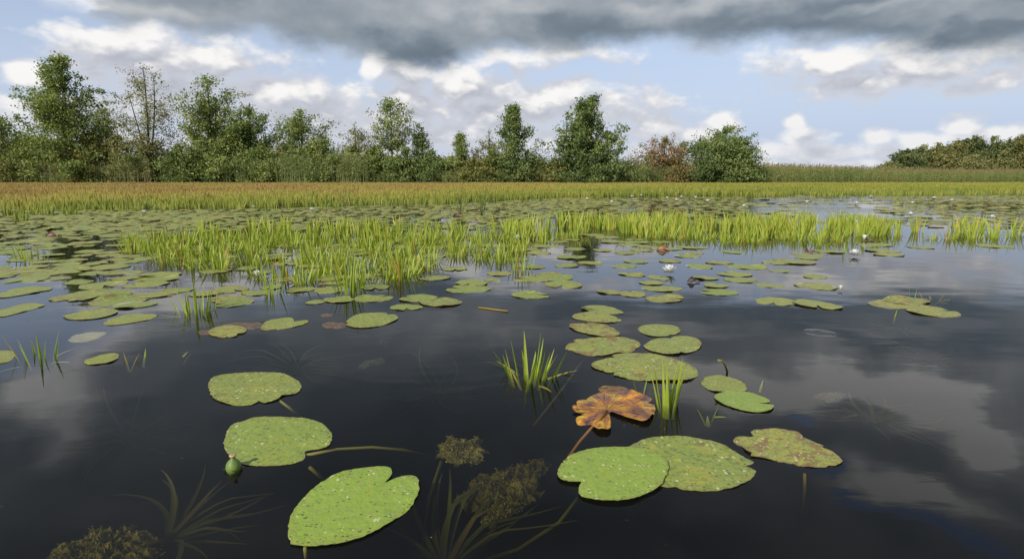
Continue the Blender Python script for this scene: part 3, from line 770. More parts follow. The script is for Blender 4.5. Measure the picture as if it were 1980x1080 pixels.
# ------------------------------------------------------------------ lily pads
def pad_material(name, per_object=True):
    m, n, out = mat(name)
    at = n.new('ShaderNodeAttribute'); at.attribute_name = 'tint'; rad = at.outputs['Fac']
    if per_object:
        oi = n.new('ShaderNodeObjectInfo'); rnd = oi.outputs['Random']; oc = n.sep(oi.outputs['Color'])
        decay, yel, fresh = oc[0], oc[1], oc[2]
        P = n.v('ADD', n.new('ShaderNodeTexCoord').outputs['Object'], n.xyz(n.m('MULTIPLY', rnd, 37.0), n.m('MULTIPLY', rnd, 91.0), 0.0))
        lp = n.sep(n.new('ShaderNodeTexCoord').outputs['Object'])
    else:
        geo = n.new('ShaderNodeNewGeometry').outputs
        P = n.v('MULTIPLY', geo['Position'], (7.5, 7.5, 7.5)); rnd = geo['Random Per Island']
        decay = n.m('MULTIPLY', n.m('FRACT', n.m('MULTIPLY', rnd, 17.0)), 0.7); yel = n.m('FRACT', n.m('MULTIPLY', rnd, 5.3)); fresh = 0.0
        lp = None
    nz = n.noise(P, 1.6, 4.0, .6)
    c = n.mix(n.m('MULTIPLY_ADD', n.m('SUBTRACT', nz, .5), .9, yel, clamp=True), (.195, .275, .050), (.325, .315, .066))
    c = n.mix(fresh, c, (.265, .385, .050))
    c = n.mix(n.m('MULTIPLY', n.ss(n.noise(P, 5.0, 5.0, .65), .40, .70), .35), c, (.30, .33, .11))
    if lp:  # faint radiating veins and the pale spot where the stalk joins
        ang = n.m('ARCTAN2', lp[1], lp[0])
        vein = n.ss(n.m('ABSOLUTE', n.m('SINE', n.m('MULTIPLY_ADD', n.noise(P, 3.0, 2.0), 1.5, n.m('MULTIPLY', ang, 9.0)))), .14, .0)
        c = n.mix(n.m('MULTIPLY', vein, n.ss(rad, 1.0, .1, 0, .22)), c, (.30, .40, .10))
        c = n.mix(n.m('MULTIPLY', n.ss(rad, .09, .03), .8), c, (.33, .36, .02))
    # rim dries yellow then brown
    rim = n.ss(n.m('MULTIPLY_ADD', n.m('SUBTRACT', n.noise(P, 4.5, 3.0), .5), .30, rad), .88, 1.02)
    c = n.mix(n.m('MULTIPLY', rim, n.m('MULTIPLY_ADD', decay, .7, .25)), c, (.27, .21, .06))
    ye = n.noise(P, 2.2, 3.0, .6, .5)
    c = n.mix(n.m('MULTIPLY', n.ss(ye, .52, .68), n.m('MULTIPLY', decay, 1.1, None, True)), c, (.42, .36, .055))
    mo = n.noise(P, 10.0, 4.0, .66, .8)
    c = n.mix(n.m('MULTIPLY', n.ss(mo, .48, .62), n.m('MULTIPLY_ADD', fresh, -.50, .60)), c, (.10, .125, .028))
    # brown blotches grow with decay
    bl = n.noise(P, 2.6, 5.0, .62, .6)
    thr = n.m('MULTIPLY_ADD', decay, -.30, .765)
    blot = n.ss(n.m('SUBTRACT', n.m('MULTIPLY_ADD', rad, .06, bl), thr), .0, .06)
    c = n.mix(n.m('MULTIPLY', blot, .85), c, n.mix(n.noise(P, 9.0, 3.0), (.13, .065, .035), (.30, .20, .06)))
    # pale scraps and dark grit lying on the leaf
    vn = n.new('ShaderNodeTexVoronoi'); n.put(vn.inputs['Vector'], n.v('MULTIPLY', n.v('ADD', P, n.v('MULTIPLY', n.noise(P, 7.0, 2.0, color=True), (.08, .08, .08))), (1, .72, 1))); vn.inputs['Scale'].default_value = 13.0
    cell = n.sep(vn.outputs['Color'])
    size = n.m('MULTIPLY_ADD', n.m('POWER', cell[1], 2.0), .26, .13)
    sp = n.m('MULTIPLY', n.ss(n.m('SUBTRACT', vn.outputs['Distance'], size), .05, -.02), n.m('MULTIPLY', n.m('GREATER_THAN', cell[0], n.m('MULTIPLY_ADD', fresh, .3, .34)), n.ss(n.noise(P, 1.9, 3.0), .36, .58)))
    c = n.mix(n.m('MULTIPLY', sp, .9), c, n.mix(cell[2], (.50, .50, .22), (.62, .58, .40)))
    vd = n.new('ShaderNodeTexVoronoi'); n.put(vd.inputs['Vector'], n.v('MULTIPLY', P, (.8, 1.2, 1))); vd.inputs['Scale'].default_value = 17.0
    cd = n.sep(vd.outputs['Color'])
    near_rim = n.m('MULTIPLY_ADD', n.m('POWER', rad, 3.0), .45, .14)
    dk = n.m('MULTIPLY', n.ss(n.m('SUBTRACT', vd.outputs['Distance'], n.m('MULTIPLY_ADD', cd[1], .26, .10)), .06, -.02), n.m('LESS_THAN', cd[0], near_rim))
    c = n.mix(n.m('MULTIPLY', dk, .8), c, (.055, .055, .018))
    b = n.new('ShaderNodeBsdfPrincipled')
    n.put(b.inputs['Base Color'], c)
    n.put(b.inputs['Roughness'], n.m('MULTIPLY_ADD', nz, .25, .34))
    b.inputs['Specular IOR Level'].default_value = .42
    bp = n.new('ShaderNodeBump'); bp.inputs['Strength'].default_value = .30; bp.inputs['Distance'].default_value = .02 if per_object else .004
    hh = n.m('MULTIPLY_ADD', n.noise(P, 6.0, 4.0, .6), .8, n.m('MULTIPLY', sp, .35))
    n.put(bp.inputs['Height'], hh); n.t.links.new(bp.outputs[0], b.inputs['Normal'])
    n.t.links.new(b.outputs[0], out.inputs[0])
    return m
M_pad = pad_material("lily_pad")
M_pad_far = pad_material("lily_pad_mass", False)
def smooth_outline(P, it=2):
    for _ in range(it):
        Q = np.roll(P, -1, 0)
        P = np.stack([P * .75 + Q * .25, P * .25 + Q * .75], 1).reshape(-1, 2)
    return P
def resample(P, n):
    Q = np.vstack([P, P[:1]]); d = np.r_[0, np.cumsum(np.linalg.norm(np.diff(Q, axis=0), axis=1))]
    t = np.linspace(0, d[-1], n, endpoint=False)
    return np.stack([np.interp(t, d, Q[:, 0]), np.interp(t, d, Q[:, 1])], 1)
def pad_mesh(out2, name="lily_pad", rings=7, th=.02, seed=0, wav=.012, dome=.015, curl=None):
    """out2: outline around the stalk point, in units of the pad radius; a thin leaf with a rim"""
    r = np.random.default_rng(seed); n = len(out2); mb = MB(); vs, at = [(0, 0, dome)], [0.0]
    ph = r.uniform(0, 6.28, 4); an = np.arctan2(out2[:, 1], out2[:, 0])
    edge = wav * (np.sin(3 * an + ph[0]) + .7 * np.sin(5 * an + ph[1]) + .5 * np.sin(9 * an + ph[2]))
    if curl is not None: edge = edge + curl[1] * np.clip(np.cos(an - curl[0]), 0, 1) ** 6
    for k in range(1, rings + 1):
        f = (k / rings) ** .85
        for i in range(n):
            vs.append((out2[i, 0] * f, out2[i, 1] * f, dome * (1 - f * f) + edge[i] * f ** 3)); at.append(f)
    fs = [(0, 1 + i, 1 + (i + 1) % n) for i in range(n)]
    for k in range(rings - 1):
        a = 1 + k * n
        fs += [(a + i, a + n + i, a + n + (i + 1) % n, a + (i + 1) % n) for i in range(n)]
    a = 1 + (rings - 1) * n; c_ = len(vs)
    for i in range(n): vs.append(vs[a + i]); at.append(1.0)
    b = len(vs)
    for i in range(n): vs.append((out2[i, 0] * .997, out2[i, 1] * .997, vs[a + i][2] - th)); at.append(1.0)
    fs += [(c_ + i, b + i, b + (i + 1) % n, c_ + (i + 1) % n) for i in range(n)]
    vs.append((0, 0, dome - th)); at.append(0.0)
    fs += [(b + (i + 1) % n, b + i, len(vs) - 1) for i in range(n)]
    mb.add(vs, fs, np.array(at))
    return mb.mesh(name, True)
ZP = [0.0015]
def traced_pad(label, pts, centre=None, decay=.15, yel=.3, fresh=0.0, z=None, stem=None, m=None, name="lily_pad", seed=0, wav=.012, curl=None, n=110, cat="lily pad", it=2, stem_t=.4):
    """a pad whose outline was read off the photograph, laid flat on the water at its true size"""
    P = np.array([W(*p)[:2] for p in pts])
    if np.sum(P[:, 0] * np.roll(P[:, 1], -1) - np.roll(P[:, 0], -1) * P[:, 1]) < 0: P = P[::-1]
    c = W(*centre)[:2] if centre else P.mean(0)
    rad = float(np.mean(np.linalg.norm(P - c, axis=1)))
    O = resample(smooth_outline((P - c) / rad, it), n)
    rr = np.random.default_rng(seed + 5)
    O = O * (1 + .007 * rr.normal(size=(n, 1)))
    for k in range(int(decay * 7)):      # nibbles and tears in the rim of old pads
        i0, wd, dp = rr.integers(n), rr.integers(1, 4), rr.uniform(.05, .16)
        for j in range(-wd, wd + 1): O[(i0 + j) % n] *= 1 - dp * (1 - abs(j) / (wd + 1))
    ZP[0] = .0015 + (ZP[0] + .0009) % .0045
    z = ZP[0] if z is None else z
    me = pad_mesh(O, "leaf_blade" if stem else name, 8, .0016 / rad, seed, wav * .6, .004, curl)
    me.materials.append(m or M_pad)
    if stem:
        root = empty(name, (c[0], c[1], z)); o = bpy.data.objects.new("leaf_blade", me); COL.objects.link(o); o.parent = root
        mb = MB(); pp = [W(*q) - np.array([c[0], c[1], z]) for q in stem]
        tube(mb, pp, [.0045] * len(pp), 6, stem_t); mb.build("stem", M_stem, root, True)
    else:
        root = o = bpy.data.objects.new(name, me); COL.objects.link(o); o.location = (c[0], c[1], z)
    o.scale = (rad, rad, rad); o.color = (decay, yel, fresh, 1)
    if m is not None and m is M_orange: o.rotation_euler.x = -.05      # the far side is going under
    tag(root, label, cat)
    PADS.append((c[0], c[1], rad))
    return root
PADS = []
M_orange = None
M_stem = leafy("lily_stalks", [(0, (.14, .17, .03)), (.5, (.26, .24, .05)), (1, (.34, .13, .03))], trans=.1, gloss=.02)
def z7(*p): return [(a / 2.842, 700 + b / 2.842) for a, b in p]
def z8(*p): return [(690 + a / 2.842, 700 + b / 2.842) for a, b in p]
def z9(*p): return [(1290 + a / 2.842, 700 + b / 2.842) for a, b in p]
def z4(*p): return [(a / 3, 370 + b / 3) for a, b in p]
def z5(*p): return [(660 + a / 3, 370 + b / 3) for a, b in p]
traced_pad("rounded green pad farthest back of the three large pads at the lower left", z7((1143,120),(1160,90),(1200,72),(1270,62),(1400,58),(1500,60),(1560,68),(1620,90),(1655,120),(1657,148),(1635,172),(1600,182),(1543,186),(1543,200),(1500,218),(1440,230),(1350,240),(1280,238),(1220,225),(1170,200),(1148,165)), (506,753), .28, .45, 0, stem=[(538,772,-.004),(560,788,-.02),(585,808,-.10)], seed=1)
traced_pad("broad green pad touching the round green seed pod", z7((1228,440),(1240,390),(1270,345),(1320,318),(1400,306),(1500,300),(1600,303),(1700,310),(1770,335),(1815,375),(1828,410),(1815,460),(1770,478),(1680,483),(1675,490),(1680,520),(1660,545),(1600,562),(1500,572),(1390,572),(1320,560),(1260,520),(1235,480)), (556,852), .16, .25, .35, stem=[(590,880,-.006),(650,868,-.02),(720,864,-.03),(780,869,-.06),(835,882,-.12)], seed=2)
traced_pad("large heart-shaped bright green pad nearest the camera", [(556,1045),(557,1020),(562,998),(575,975),(600,950),(630,928),(670,911),(710,904),(755,902),(758,913),(757,922),(739,939),(771,922),(806,919),(811,935),(810,952),(800,975),(784,993),(760,1008),(735,1024),(700,1041),(650,1054),(605,1060),(572,1058)], (714,951), .02, .12, .85, seed=3, stem=[(590,1058,-.006),(592,1075,-.04),(590,1100,-.12)])
traced_pad("large bright pad with a notch at lower left, overlapping its neighbour, lower right", z8((1103,640),(1105,600),(1140,550),(1190,515),(1260,488),(1370,474),(1480,478),(1580,490),(1660,508),(1715,560),(1712,610),(1690,650),(1680,680),(1640,710),(1570,745),(1500,770),(1400,777),(1300,768),(1235,748),(1215,725),(1220,690),(1243,664),(1180,670),(1125,658)), (1168,918), .06, .15, .75, z=.0085, seed=4)
traced_pad("large green pad with brown scars tucked under its bright neighbour, lower right", [(1200,885),(1213,866),(1225,856),(1253,846),(1288,842),(1325,843),(1358,849),(1378,853),(1406,863),(1441,884),(1462,893),(1468,901),(1462,914),(1450,928),(1431,939),(1405,946),(1378,950),(1332,949),(1290,943),(1250,930),(1215,910)], (1306,889), .40, .35, .10, z=.0015, seed=5)
traced_pad("ragged yellow-green blotched pad at the right with a torn edge", z9((360,420),(400,405),(470,412),(455,378),(520,368),(600,372),(700,378),(740,388),(800,430),(860,465),(930,510),(965,545),(960,560),(900,578),(820,580),(720,572),(690,550),(660,558),(600,545),(520,525),(450,522),(470,508),(430,490),(410,460),(370,445)), (1512,862), .72, .85, 0, seed=6, wav=.03, it=1, stem=[(1556,915,-.04),(1556,945,-.09),(1552,990,-.18)], stem_t=.6)
traced_pad("smooth unmarked oval pad right of the green tuft", z9((253,190),(290,168),(370,160),(450,170),(520,190),(580,222),(500,227),(475,229),(585,238),(587,255),(565,272),(500,278),(430,272),(340,248),(270,215)), z9((430,222))[0], 0, .15, .55, seed=7, wav=.02, it=1)
traced_pad("crinkled speckled pad behind the smooth oval pad", z9((178,102),(220,82),(290,72),(360,82),(420,115),(442,148),(430,165),(380,162),(330,164),(260,165),(220,150),(190,125)), None, .30, .55, 0, seed=8, wav=.03, it=1)
traced_pad("widest speckled pad in the row running back from the orange leaf", [(1142,705),(1153,699),(1180,695),(1182,686),(1207,682),(1240,683),(1290,691),(1320,700),(1345,712),(1352,725),(1340,733),(1325,738),(1300,737),(1250,738),(1210,732),(1170,722),(1148,714)], (1250,708), .45, .55, 0, seed=9, wav=.02)
traced_pad("broad mottled pad with an orange left tip in the central row", z5((1297,905),(1330,875),(1400,852),(1500,845),(1620,845),(1700,860),(1735,885),(1730,905),(1690,930),(1600,938),(1500,960),(1440,955),(1350,935),(1310,925)), None, 0.68, .55, 0, seed=10, wav=.02)
traced_pad("plain green pad right of the mottled one with the orange tip", [(1243,668),(1260,659),(1287,653),(1320,650),(1345,654),(1358,664),(1352,676),(1330,684),(1295,687),(1262,681),(1247,674)], None, 0.38, .4, 0, seed=11, wav=.02)
traced_pad("smaller oval pad behind the plain green one", [(1231,637),(1240,630),(1265,627),(1295,627),(1315,634),(1316,643),(1300,649),(1265,652),(1243,646)], None, 0.41, .4, 0, seed=12)
traced_pad("third pad from the back of the central row, browned at its left end", z5((1310,770),(1400,768),(1480,765),(1560,785),(1610,815),(1618,840),(1560,848),(1480,840),(1400,825),(1330,800)), None, 0.76, .7, 0, seed=13)
traced_pad("second pad from the back of the central row", z5((1325,725),(1400,700),(1480,697),(1570,720),(1630,745),(1620,760),(1540,765),(1440,755),(1360,745)), None, 0.56, .65, 0, seed=14)
traced_pad("hindmost pad of the central row, bent at its left end", z5((1385,685),(1410,662),(1490,658),(1580,672),(1650,703),(1620,712),(1520,712),(1420,695)), None, 0.36, .5, 0, seed=15, curl=(math.pi, .10))
traced_pad("small lone pad below the left edge blades", z4((483,1000),(500,975),(570,955),(640,938),(690,945),(692,968),(640,995),(590,1000),(530,1010)), None, 0.46, .55, 0, seed=16, wav=.03)
traced_pad("pad cut by the left edge beside the short upright blades", [(-24,690),(-10,679),(15,676),(30,682),(28,692),(13,702),(-10,703)], None, 0.51, .5, 0, seed=17)
traced_pad("oval yellowing pad right of the isolated clump", z4((1200,815),(1250,785),(1330,777),(1410,785),(1437,805),(1410,830),(1340,850),(1260,850),(1215,835)), None, 0.66, .95, 0, seed=18)
traced_pad("notched pad between the yellowing pad and centre", z4((1508,790),(1550,745),(1640,735),(1690,732),(1710,750),(1700,762),(1730,750),(1790,745),(1785,765),(1700,790),(1600,805),(1520,808)), None, 0.41, .5, 0, seed=19, it=1)
traced_pad("clean oval pad left of centre, alone on the water", z5((18,765),(60,725),(140,708),(230,703),(310,715),(337,735),(300,760),(220,785),(120,795),(50,790)), None, 0.36, .5, 0, seed=20)
traced_pad("slim pad slanting upward left of the isolated clump, front one", z4((585,770),(640,740),(720,715),(820,706),(900,715),(915,725),(870,745),(760,765),(650,780)), None, 0.46, .5, 0, seed=21)
traced_pad("slim slanting pad with a dark left tip, behind the front one", z4((355,725),(420,710),(500,690),(600,680),(690,690),(680,710),(600,735),(480,748),(390,745)), None, 0.56, .5, 0, seed=22)
traced_pad("long pad at the left edge on the blue reflection, front one", z4((-70,722),(0,690),(80,665),(180,645),(265,655),(250,670),(150,695),(40,725),(0,730)), None, 0.36, .5, 0, seed=23)
traced_pad("long pad at the left edge on the blue reflection, rear one", z4((-60,615),(0,595),(80,565),(200,552),(300,555),(305,572),(200,590),(60,615),(0,620)), None, 0.36, .5, 0, seed=24)
traced_pad("ragged brown-edged pad half sunk above the left edge blades", z4((385,860),(420,830),(520,810),(610,808),(625,820),(560,850),(480,870),(420,870)), None, .85, .9, 0, z=-.004, seed=25, wav=.03, it=1)

# the decaying orange leaf
def orange_material():
    m, n, out = mat("decaying_leaf")
    at = n.new('ShaderNodeAttribute'); at.attribute_name = 'tint'; rad = at.outputs['Fac']
    O = n.new('ShaderNodeTexCoord').outputs['Object']; o = n.sep(O)
    ang = n.m('ARCTAN2', o[1], o[0])
    st = n.noise(n.xyz(n.m('MULTIPLY', n.m('SINE', ang), 3.2), n.m('MULTIPLY', n.m('COSINE', ang), 3.2), n.m('MULTIPLY', rad, .8)), 2.2, 4.0, .6)
    nz = n.noise(O, 4.0, 5.0, .65)
    f = n.m('MULTIPLY_ADD', n.m('SUBTRACT', nz, .5), 1.7, n.m('MULTIPLY_ADD', n.m('SUBTRACT', st, .5), 1.8, .52), clamp=True)
    f = n.m('MULTIPLY_ADD', n.ss(n.noise(O, 2.1, 2.0), .46, .62), -.38, n.m('ADD', f, .06), clamp=True)
    c = n.ramp(f, [(0, (.06, .028, .026)), (.28, (.20, .09, .06)), (.48, (.38, .15, .045)), (.66, (.55, .25, .02)), (.82, (.62, .42, .03)), (1, (.42, .40, .06))])
    c = n.mix(n.ss(n.m('ABSOLUTE', n.m('SINE', n.m('MULTIPLY', ang, 6.5))), .12, 0.0, 0.0, .55), c, (.52, .27, .12))
    c = n.mix(n.ss(n.voro(O, 9.0), .16, .08, 0, .7), c, (.10, .05, .03))
    b = n.new('ShaderNodeBsdfPrincipled'); n.put(b.inputs['Base Color'], c); b.inputs['Roughness'].default_value = .5
    bp = n.new('ShaderNodeBump'); bp.inputs['Strength'].default_value = .5; bp.inputs['Distance'].default_value = .04
    n.put(bp.inputs['Height'], n.m('ADD', st, nz)); n.t.links.new(bp.outputs[0], b.inputs['Normal'])
    n.t.links.new(b.outputs[0], out.inputs[0]); return m
M_orange = orange_material()
traced_pad("ragged orange and brown decaying lily leaf with torn lobes", z8((1180,255),(1230,252),(1285,240),(1235,228),(1200,215),(1225,196),(1260,180),(1300,178),(1350,155),(1400,160),(1440,150),(1500,145),(1530,165),(1560,178),(1600,185),(1640,210),(1635,230),(1642,255),(1620,320),(1580,345),(1530,328),(1480,315),(1430,296),(1385,275),(1398,330),(1395,390),(1350,388),(1320,385),(1300,368),(1280,350),(1240,356),(1210,350),(1200,310),(1250,300),(1225,290),(1190,282)), z8((1375,262))[0], z=.004, m=M_orange, name="decaying_leaf", cat="leaf", decay=.75, seed=40, wav=.07, it=1, n=150,
           stem=[z8((1375,268))[0] + (.016,), z8((1330,315))[0] + (.012,), z8((1285,365))[0] + (-.01,), z8((1220,440))[0] + (-.03,), z8((1160,525))[0] + (-.06,)], stem_t=.9)
traced_pad("dull brown sunken leaf behind the orange decaying leaf", z8((1322,128),(1360,105),(1430,110),(1500,130),(1490,150),(1400,158),(1340,145)), None, z=-.012, m=M_orange, name="decaying_leaf", cat="leaf", seed=41, wav=.03)

for lab, cx, cy, hw, hh, sd in (("dull reddish leaf sunk behind the oval yellowing pad", 470, 622, 42, 9, 42), ("brownish leaf drowned under the left end of the oval yellowing pad", 398, 634, 18, 6, 43),
                            ("pale orange drowned leaf left of the clean oval pad", 648, 621, 26, 8, 44), ("small rust-coloured leaf sunk above the clean oval pad", 632, 602, 12, 4, 45)):
    r_ = np.random.default_rng(sd)
    traced_pad(lab, [(cx + hw * math.cos(a) * r_.uniform(.8, 1.1), cy - hh * math.sin(a) * r_.uniform(.8, 1.1)) for a in np.linspace(0, 6.28, 14)[:-1]], None, z=-.022, m=M_orange, name="decaying_leaf", cat="leaf", seed=sd, wav=.03, it=1)

# smaller pads read off the photograph, in clusters: centre px, py, width px
def pad_outline(n, r, notch=True):
    th = np.linspace(0, 2 * math.pi, n, endpoint=False)
    R_ = 1 + .03 * np.cos(2 * th + r.uniform(0, 6.28)) + .025 * np.sin(3 * th + r.uniform(0, 6.28)) + .012 * r.normal(size=n)
    if notch:
        a0, wd = r.uniform(0, 6.28), r.uniform(.10, .26)
        d = np.abs((th - a0 + math.pi) % (2 * math.pi) - math.pi)
        R_ *= 1 - .82 * np.clip(1 - d / wd, 0, 1) ** .7
    return np.stack([np.cos(th) * R_ * 1.06, np.sin(th) * R_ * .94], 1)
rv = np.random.default_rng(90)
PADV = []
for i in range(9):
    me = pad_mesh(pad_outline(56, rv, i != 3), "lily_pad", 5, .014, 200 + i, .014, .004, curl=(rv.uniform(0, 6.28), rv.uniform(.02, .08)) if i % 3 == 0 else None)
    me.materials.append(M_pad); PADV.append(me)
def put_pad(x, y, rad, label, group, r, decay=None, yel=None):
    o = bpy.data.objects.new("lily_pad", PADV[r.integers(9)]); COL.objects.link(o)
    ZP[0] = .0015 + (ZP[0] + .0009) % .0045
    o.location = (x, y, ZP[0]); o.scale = (rad, rad * r.uniform(.86, 1.0), rad)
    o.rotation_euler = (r.normal(0, .012), r.normal(0, .012), r.uniform(0, 6.28))
    o.color = (r.uniform(.15, .75) if decay is None else decay, r.uniform(.2, .8) if yel is None else yel, 0, 1)
    PADS.append((x, y, rad))
    return tag(o, label, "lily pad", group)
CL = [
 ("green pad in the overlapping group left of the isolated clump", "pads left of the isolated clump", [(190,570,120),(235,580,110),(150,574,90),(262,590,70)]),
 ("green pad touching the group around the isolated clump", "pads round the isolated clump", [(303,570,70),(440,577,70),(452,586,74),(494,566,60),(448,560,70),(340,562,60),(400,568,60)]),
 ("pad in the overlapping line under the front of the left bed", "pads under the left bed's front", [(582,560,60),(640,560,74),(725,555,62),(660,577,40),(525,556,46)]),
 ("small pad in the yellowing cluster below the left bed", "yellowing pads below the left bed", [(610,584,40),(655,580,60),(722,577,72)]),
 ("pad of the overlapping trio left of centre", "overlapping trio of pads", [(809,577,72),(785,594,62),(851,584,86)]),
 ("pad of the stacked pair beneath the right end of the left bed", "stacked pair of pads", [(906,559,88),(912,547,70)]),
 ("pad of the large overlapping raft right of the left bed", "raft of overlapping pads", [(1030,540,70),(1072,537,76),(1090,550,78),(953,541,40),(965,529,56),(1060,531,60)]),
 ("pad left of and below the open white flower", "pads under the open white flower", [(1228,532,44),(1273,537,46),(1259,547,48),(1279,558,74),(1210,530,30)]),
 ("pad in the slanting chain of three below the open white flower", "slanting chain of pads", [(1180,565,52),(1224,569,56),(1286,577,80)]),
 ("plain pad of the doubled pair right of the dark curled leaf", "doubled pads right of the curled leaf", [(1384,552,54),(1390,565,68),(1364,538,46)]),
 ("small pad on the blue reflection right of the open white flower", "small pads on the blue reflection", [(1432,542,60),(1488,552,50),(1420,530,64),(1509,524,42),(1575,535,50),(1577,553,80),(1562,499,42),(1352,515,60),(1390,508,50),(1445,516,70),(1500,508,52)]),
 ("pad of the touching pair lying on the grey reflection", "touching pair on the grey reflection", [(1499,583,78),(1579,589,88)]),
 ("long pad of the overlapping trio on open water at the right", "overlapping trio at the right", [(1728,588,92),(1752,582,88),(1803,602,96)]),
]
rp = np.random.default_rng(91)
def wide_px(px, py, w):
    p = W(px, py); return p, w * .5 * (p[1] * _ct + CAM_H * _st) / FPX
p_, r_ = wide_px(1025, 570, 74); put_pad(p_[0], p_[1], r_, "single green pad with a side notch alone on the dark water below the raft", None, rp, .05, .3)
n_ind = 0
for lab, grp, lst in CL:
    for px, py, w in lst:
        p, rad = wide_px(px, py, w)
        put_pad(p[0], p[1], rad, lab, grp, rp); n_ind += 1
Z_PAD = [ # outline, pads per m2, spacing, label, group
 ([(-30,402),(150,407),(480,412),(300,452),(250,470),(290,512),(335,548),(200,556),(110,545),(-40,535)], 40, .19, "grey-green pad in the crowded pad field at the left", "crowded pads at the left"),
 ([(60,408),(500,404),(900,394),(1100,382),(1180,392),(1100,408),(1010,440),(850,446),(350,446),(250,470)], 40, .165, "grey-green pad in the strip between the left bed and the carpet", "pads behind the left bed"),
 ([(1100,382),(1440,381),(1440,432),(1100,432)], 18, .22, "small distant pad behind the left part of the right bed", "pads behind the right bed"),
 ([(1440,378),(1730,377),(1730,432),(1440,432)], 1.3, .36, "scattered distant pad on the bright rippled water", "pads on the bright water"),
 ([(1730,380),(2000,378),(2000,448),(1730,438)], 17, .22, "small distant pad at the far right behind the bed", "pads at the far right"),
 ([(250,475),(1000,452),(1030,515),(800,545),(690,560),(420,536),(290,512)], 10, .24, "pad lying among the stems of the left bed", "pads in the left bed"),
 ([(1010,460),(1100,448),(1240,462),(1480,484),(1500,520),(1340,512),(1150,522),(1010,530)], 8, .26, "pad in the loose drift between the left bed and the open white flower", "pads in the loose drift"),
 ([(1480,482),(1700,470),(1980,470),(1900,496),(1640,520),(1500,512)], 3.2, .30, "thin pad on the blue water in front of the right bed", "pads before the right bed"),
]
allp = []
for k, (poly, per, dm, lab, grp) in enumerate(Z_PAD):
    rr = np.random.default_rng(400 + k)
    q = spaced(scatter(poly, per, rr), dm)
    for x, y in q:
        rad = (.27 if k == 0 else max(dm, .20)) * rr.uniform(.40, .64)
        if all((x - a) ** 2 + (y - b) ** 2 > (.66 * (rad + c)) ** 2 for a, b, c in PADS): allp.append((y, x, rad, lab, grp))
allp.sort()
N_PAD = 300 - len(PADS)
for y, x, rad, lab, grp in allp[:N_PAD]: put_pad(x, y, rad, lab, grp, rp)
mb = MB()
for y, x, rad, lab, grp in allp[N_PAD:]:
    th = np.linspace(0, 2 * math.pi, 14, endpoint=False) + rp.uniform(0, 6)
    Rr = rad * (1 + .06 * rp.normal(size=14)); Rr[0] *= .35
    ph, am = rp.uniform(0, 6.28), rp.uniform(0, .10) * rad * (1.7 if rp.uniform() < .22 else 1)
    zc = rp.uniform(.004, .014)
    ring = np.stack([x + np.cos(th) * Rr, y + np.sin(th) * Rr, zc + am * np.clip(np.cos(th - ph), 0, 1) ** 2 + .002 * rp.normal(size=14)], 1)
    low = ring.copy(); low[:, 2] -= .006
    v = np.vstack([[[x, y, zc + .002]], ring, low])
    mb.add(v, [(0, 1 + i, 1 + (i + 1) % 14) for i in range(14)] + [(1 + i, 15 + i, 15 + (i + 1) % 14, 1 + (i + 1) % 14) for i in range(14)], np.r_[0, np.ones(28)])
tag(mb.build("lily_pads", M_pad_far), "distant lily pads crowding the water behind the beds", "lily pads", kind='stuff')
print("PADS", len(PADS), "rest", len(allp) - N_PAD, "soldiers", len(spots))

# ------------------------------------------------------------------ flowers
def simple(name, col, rough=.5, trans=0.0, var=.15):
    m, n, out = mat(name)
    P = n.new('ShaderNodeTexCoord').outputs['Object']
    c = n.mix(n.noise(P, 40.0, 3.0), tuple(v * (1 - var) for v in col), tuple(min(v * (1 + var), .95) for v in col))
    b = n.new('ShaderNodeBsdfPrincipled'); n.put(b.inputs['Base Color'], c); b.inputs['Roughness'].default_value = rough
    if trans:
        t = n.new('ShaderNodeBsdfTranslucent'); n.put(t.inputs[0], c); mx = n.new('ShaderNodeMixShader'); mx.inputs[0].default_value = trans
        n.t.links.new(b.outputs[0], mx.inputs[1]); n.t.links.new(t.outputs[0], mx.inputs[2]); n.t.links.new(mx.outputs[0], out.inputs[0])
    else: n.t.links.new(b.outputs[0], out.inputs[0])
    return m
M_petal = simple("white_petals", (.82, .83, .80), .45, .3, .04)
M_stamen = simple("yellow_stamens", (.75, .48, .04), .6)
M_sepal = simple("sepals", (.20, .17, .06), .5)
def petal(mb, az, tilt, L, wd, bend, z=.0):
    d0 = np.array([math.cos(az), math.sin(az), 0]); sd = np.array([-math.sin(az), math.cos(az), 0]); th = tilt
    p = d0 * .006 + np.array([0, 0, z]); vs, fs = [], []
    for i in range(6):
        t = i / 5; w = wd * .5 * (math.sin(math.pi * min(1, .18 + .82 * t) ** 1.1)) ** .8 if t < 1 else .0008
        dv = d0 * math.sin(th) + np.array([0, 0, math.cos(th)]); nr = d0 * math.cos(th) - np.array([0, 0, math.sin(th)])
        vs += [p - sd * w - nr * w * .35, p, p + sd * w - nr * w * .35]
        p = p + dv * L / 5; th += bend / 5
        if i < 5: a = i * 3; fs += [(a, a + 1, a + 4, a + 3), (a + 1, a + 2, a + 5, a + 4)]
    mb.add(vs, fs)
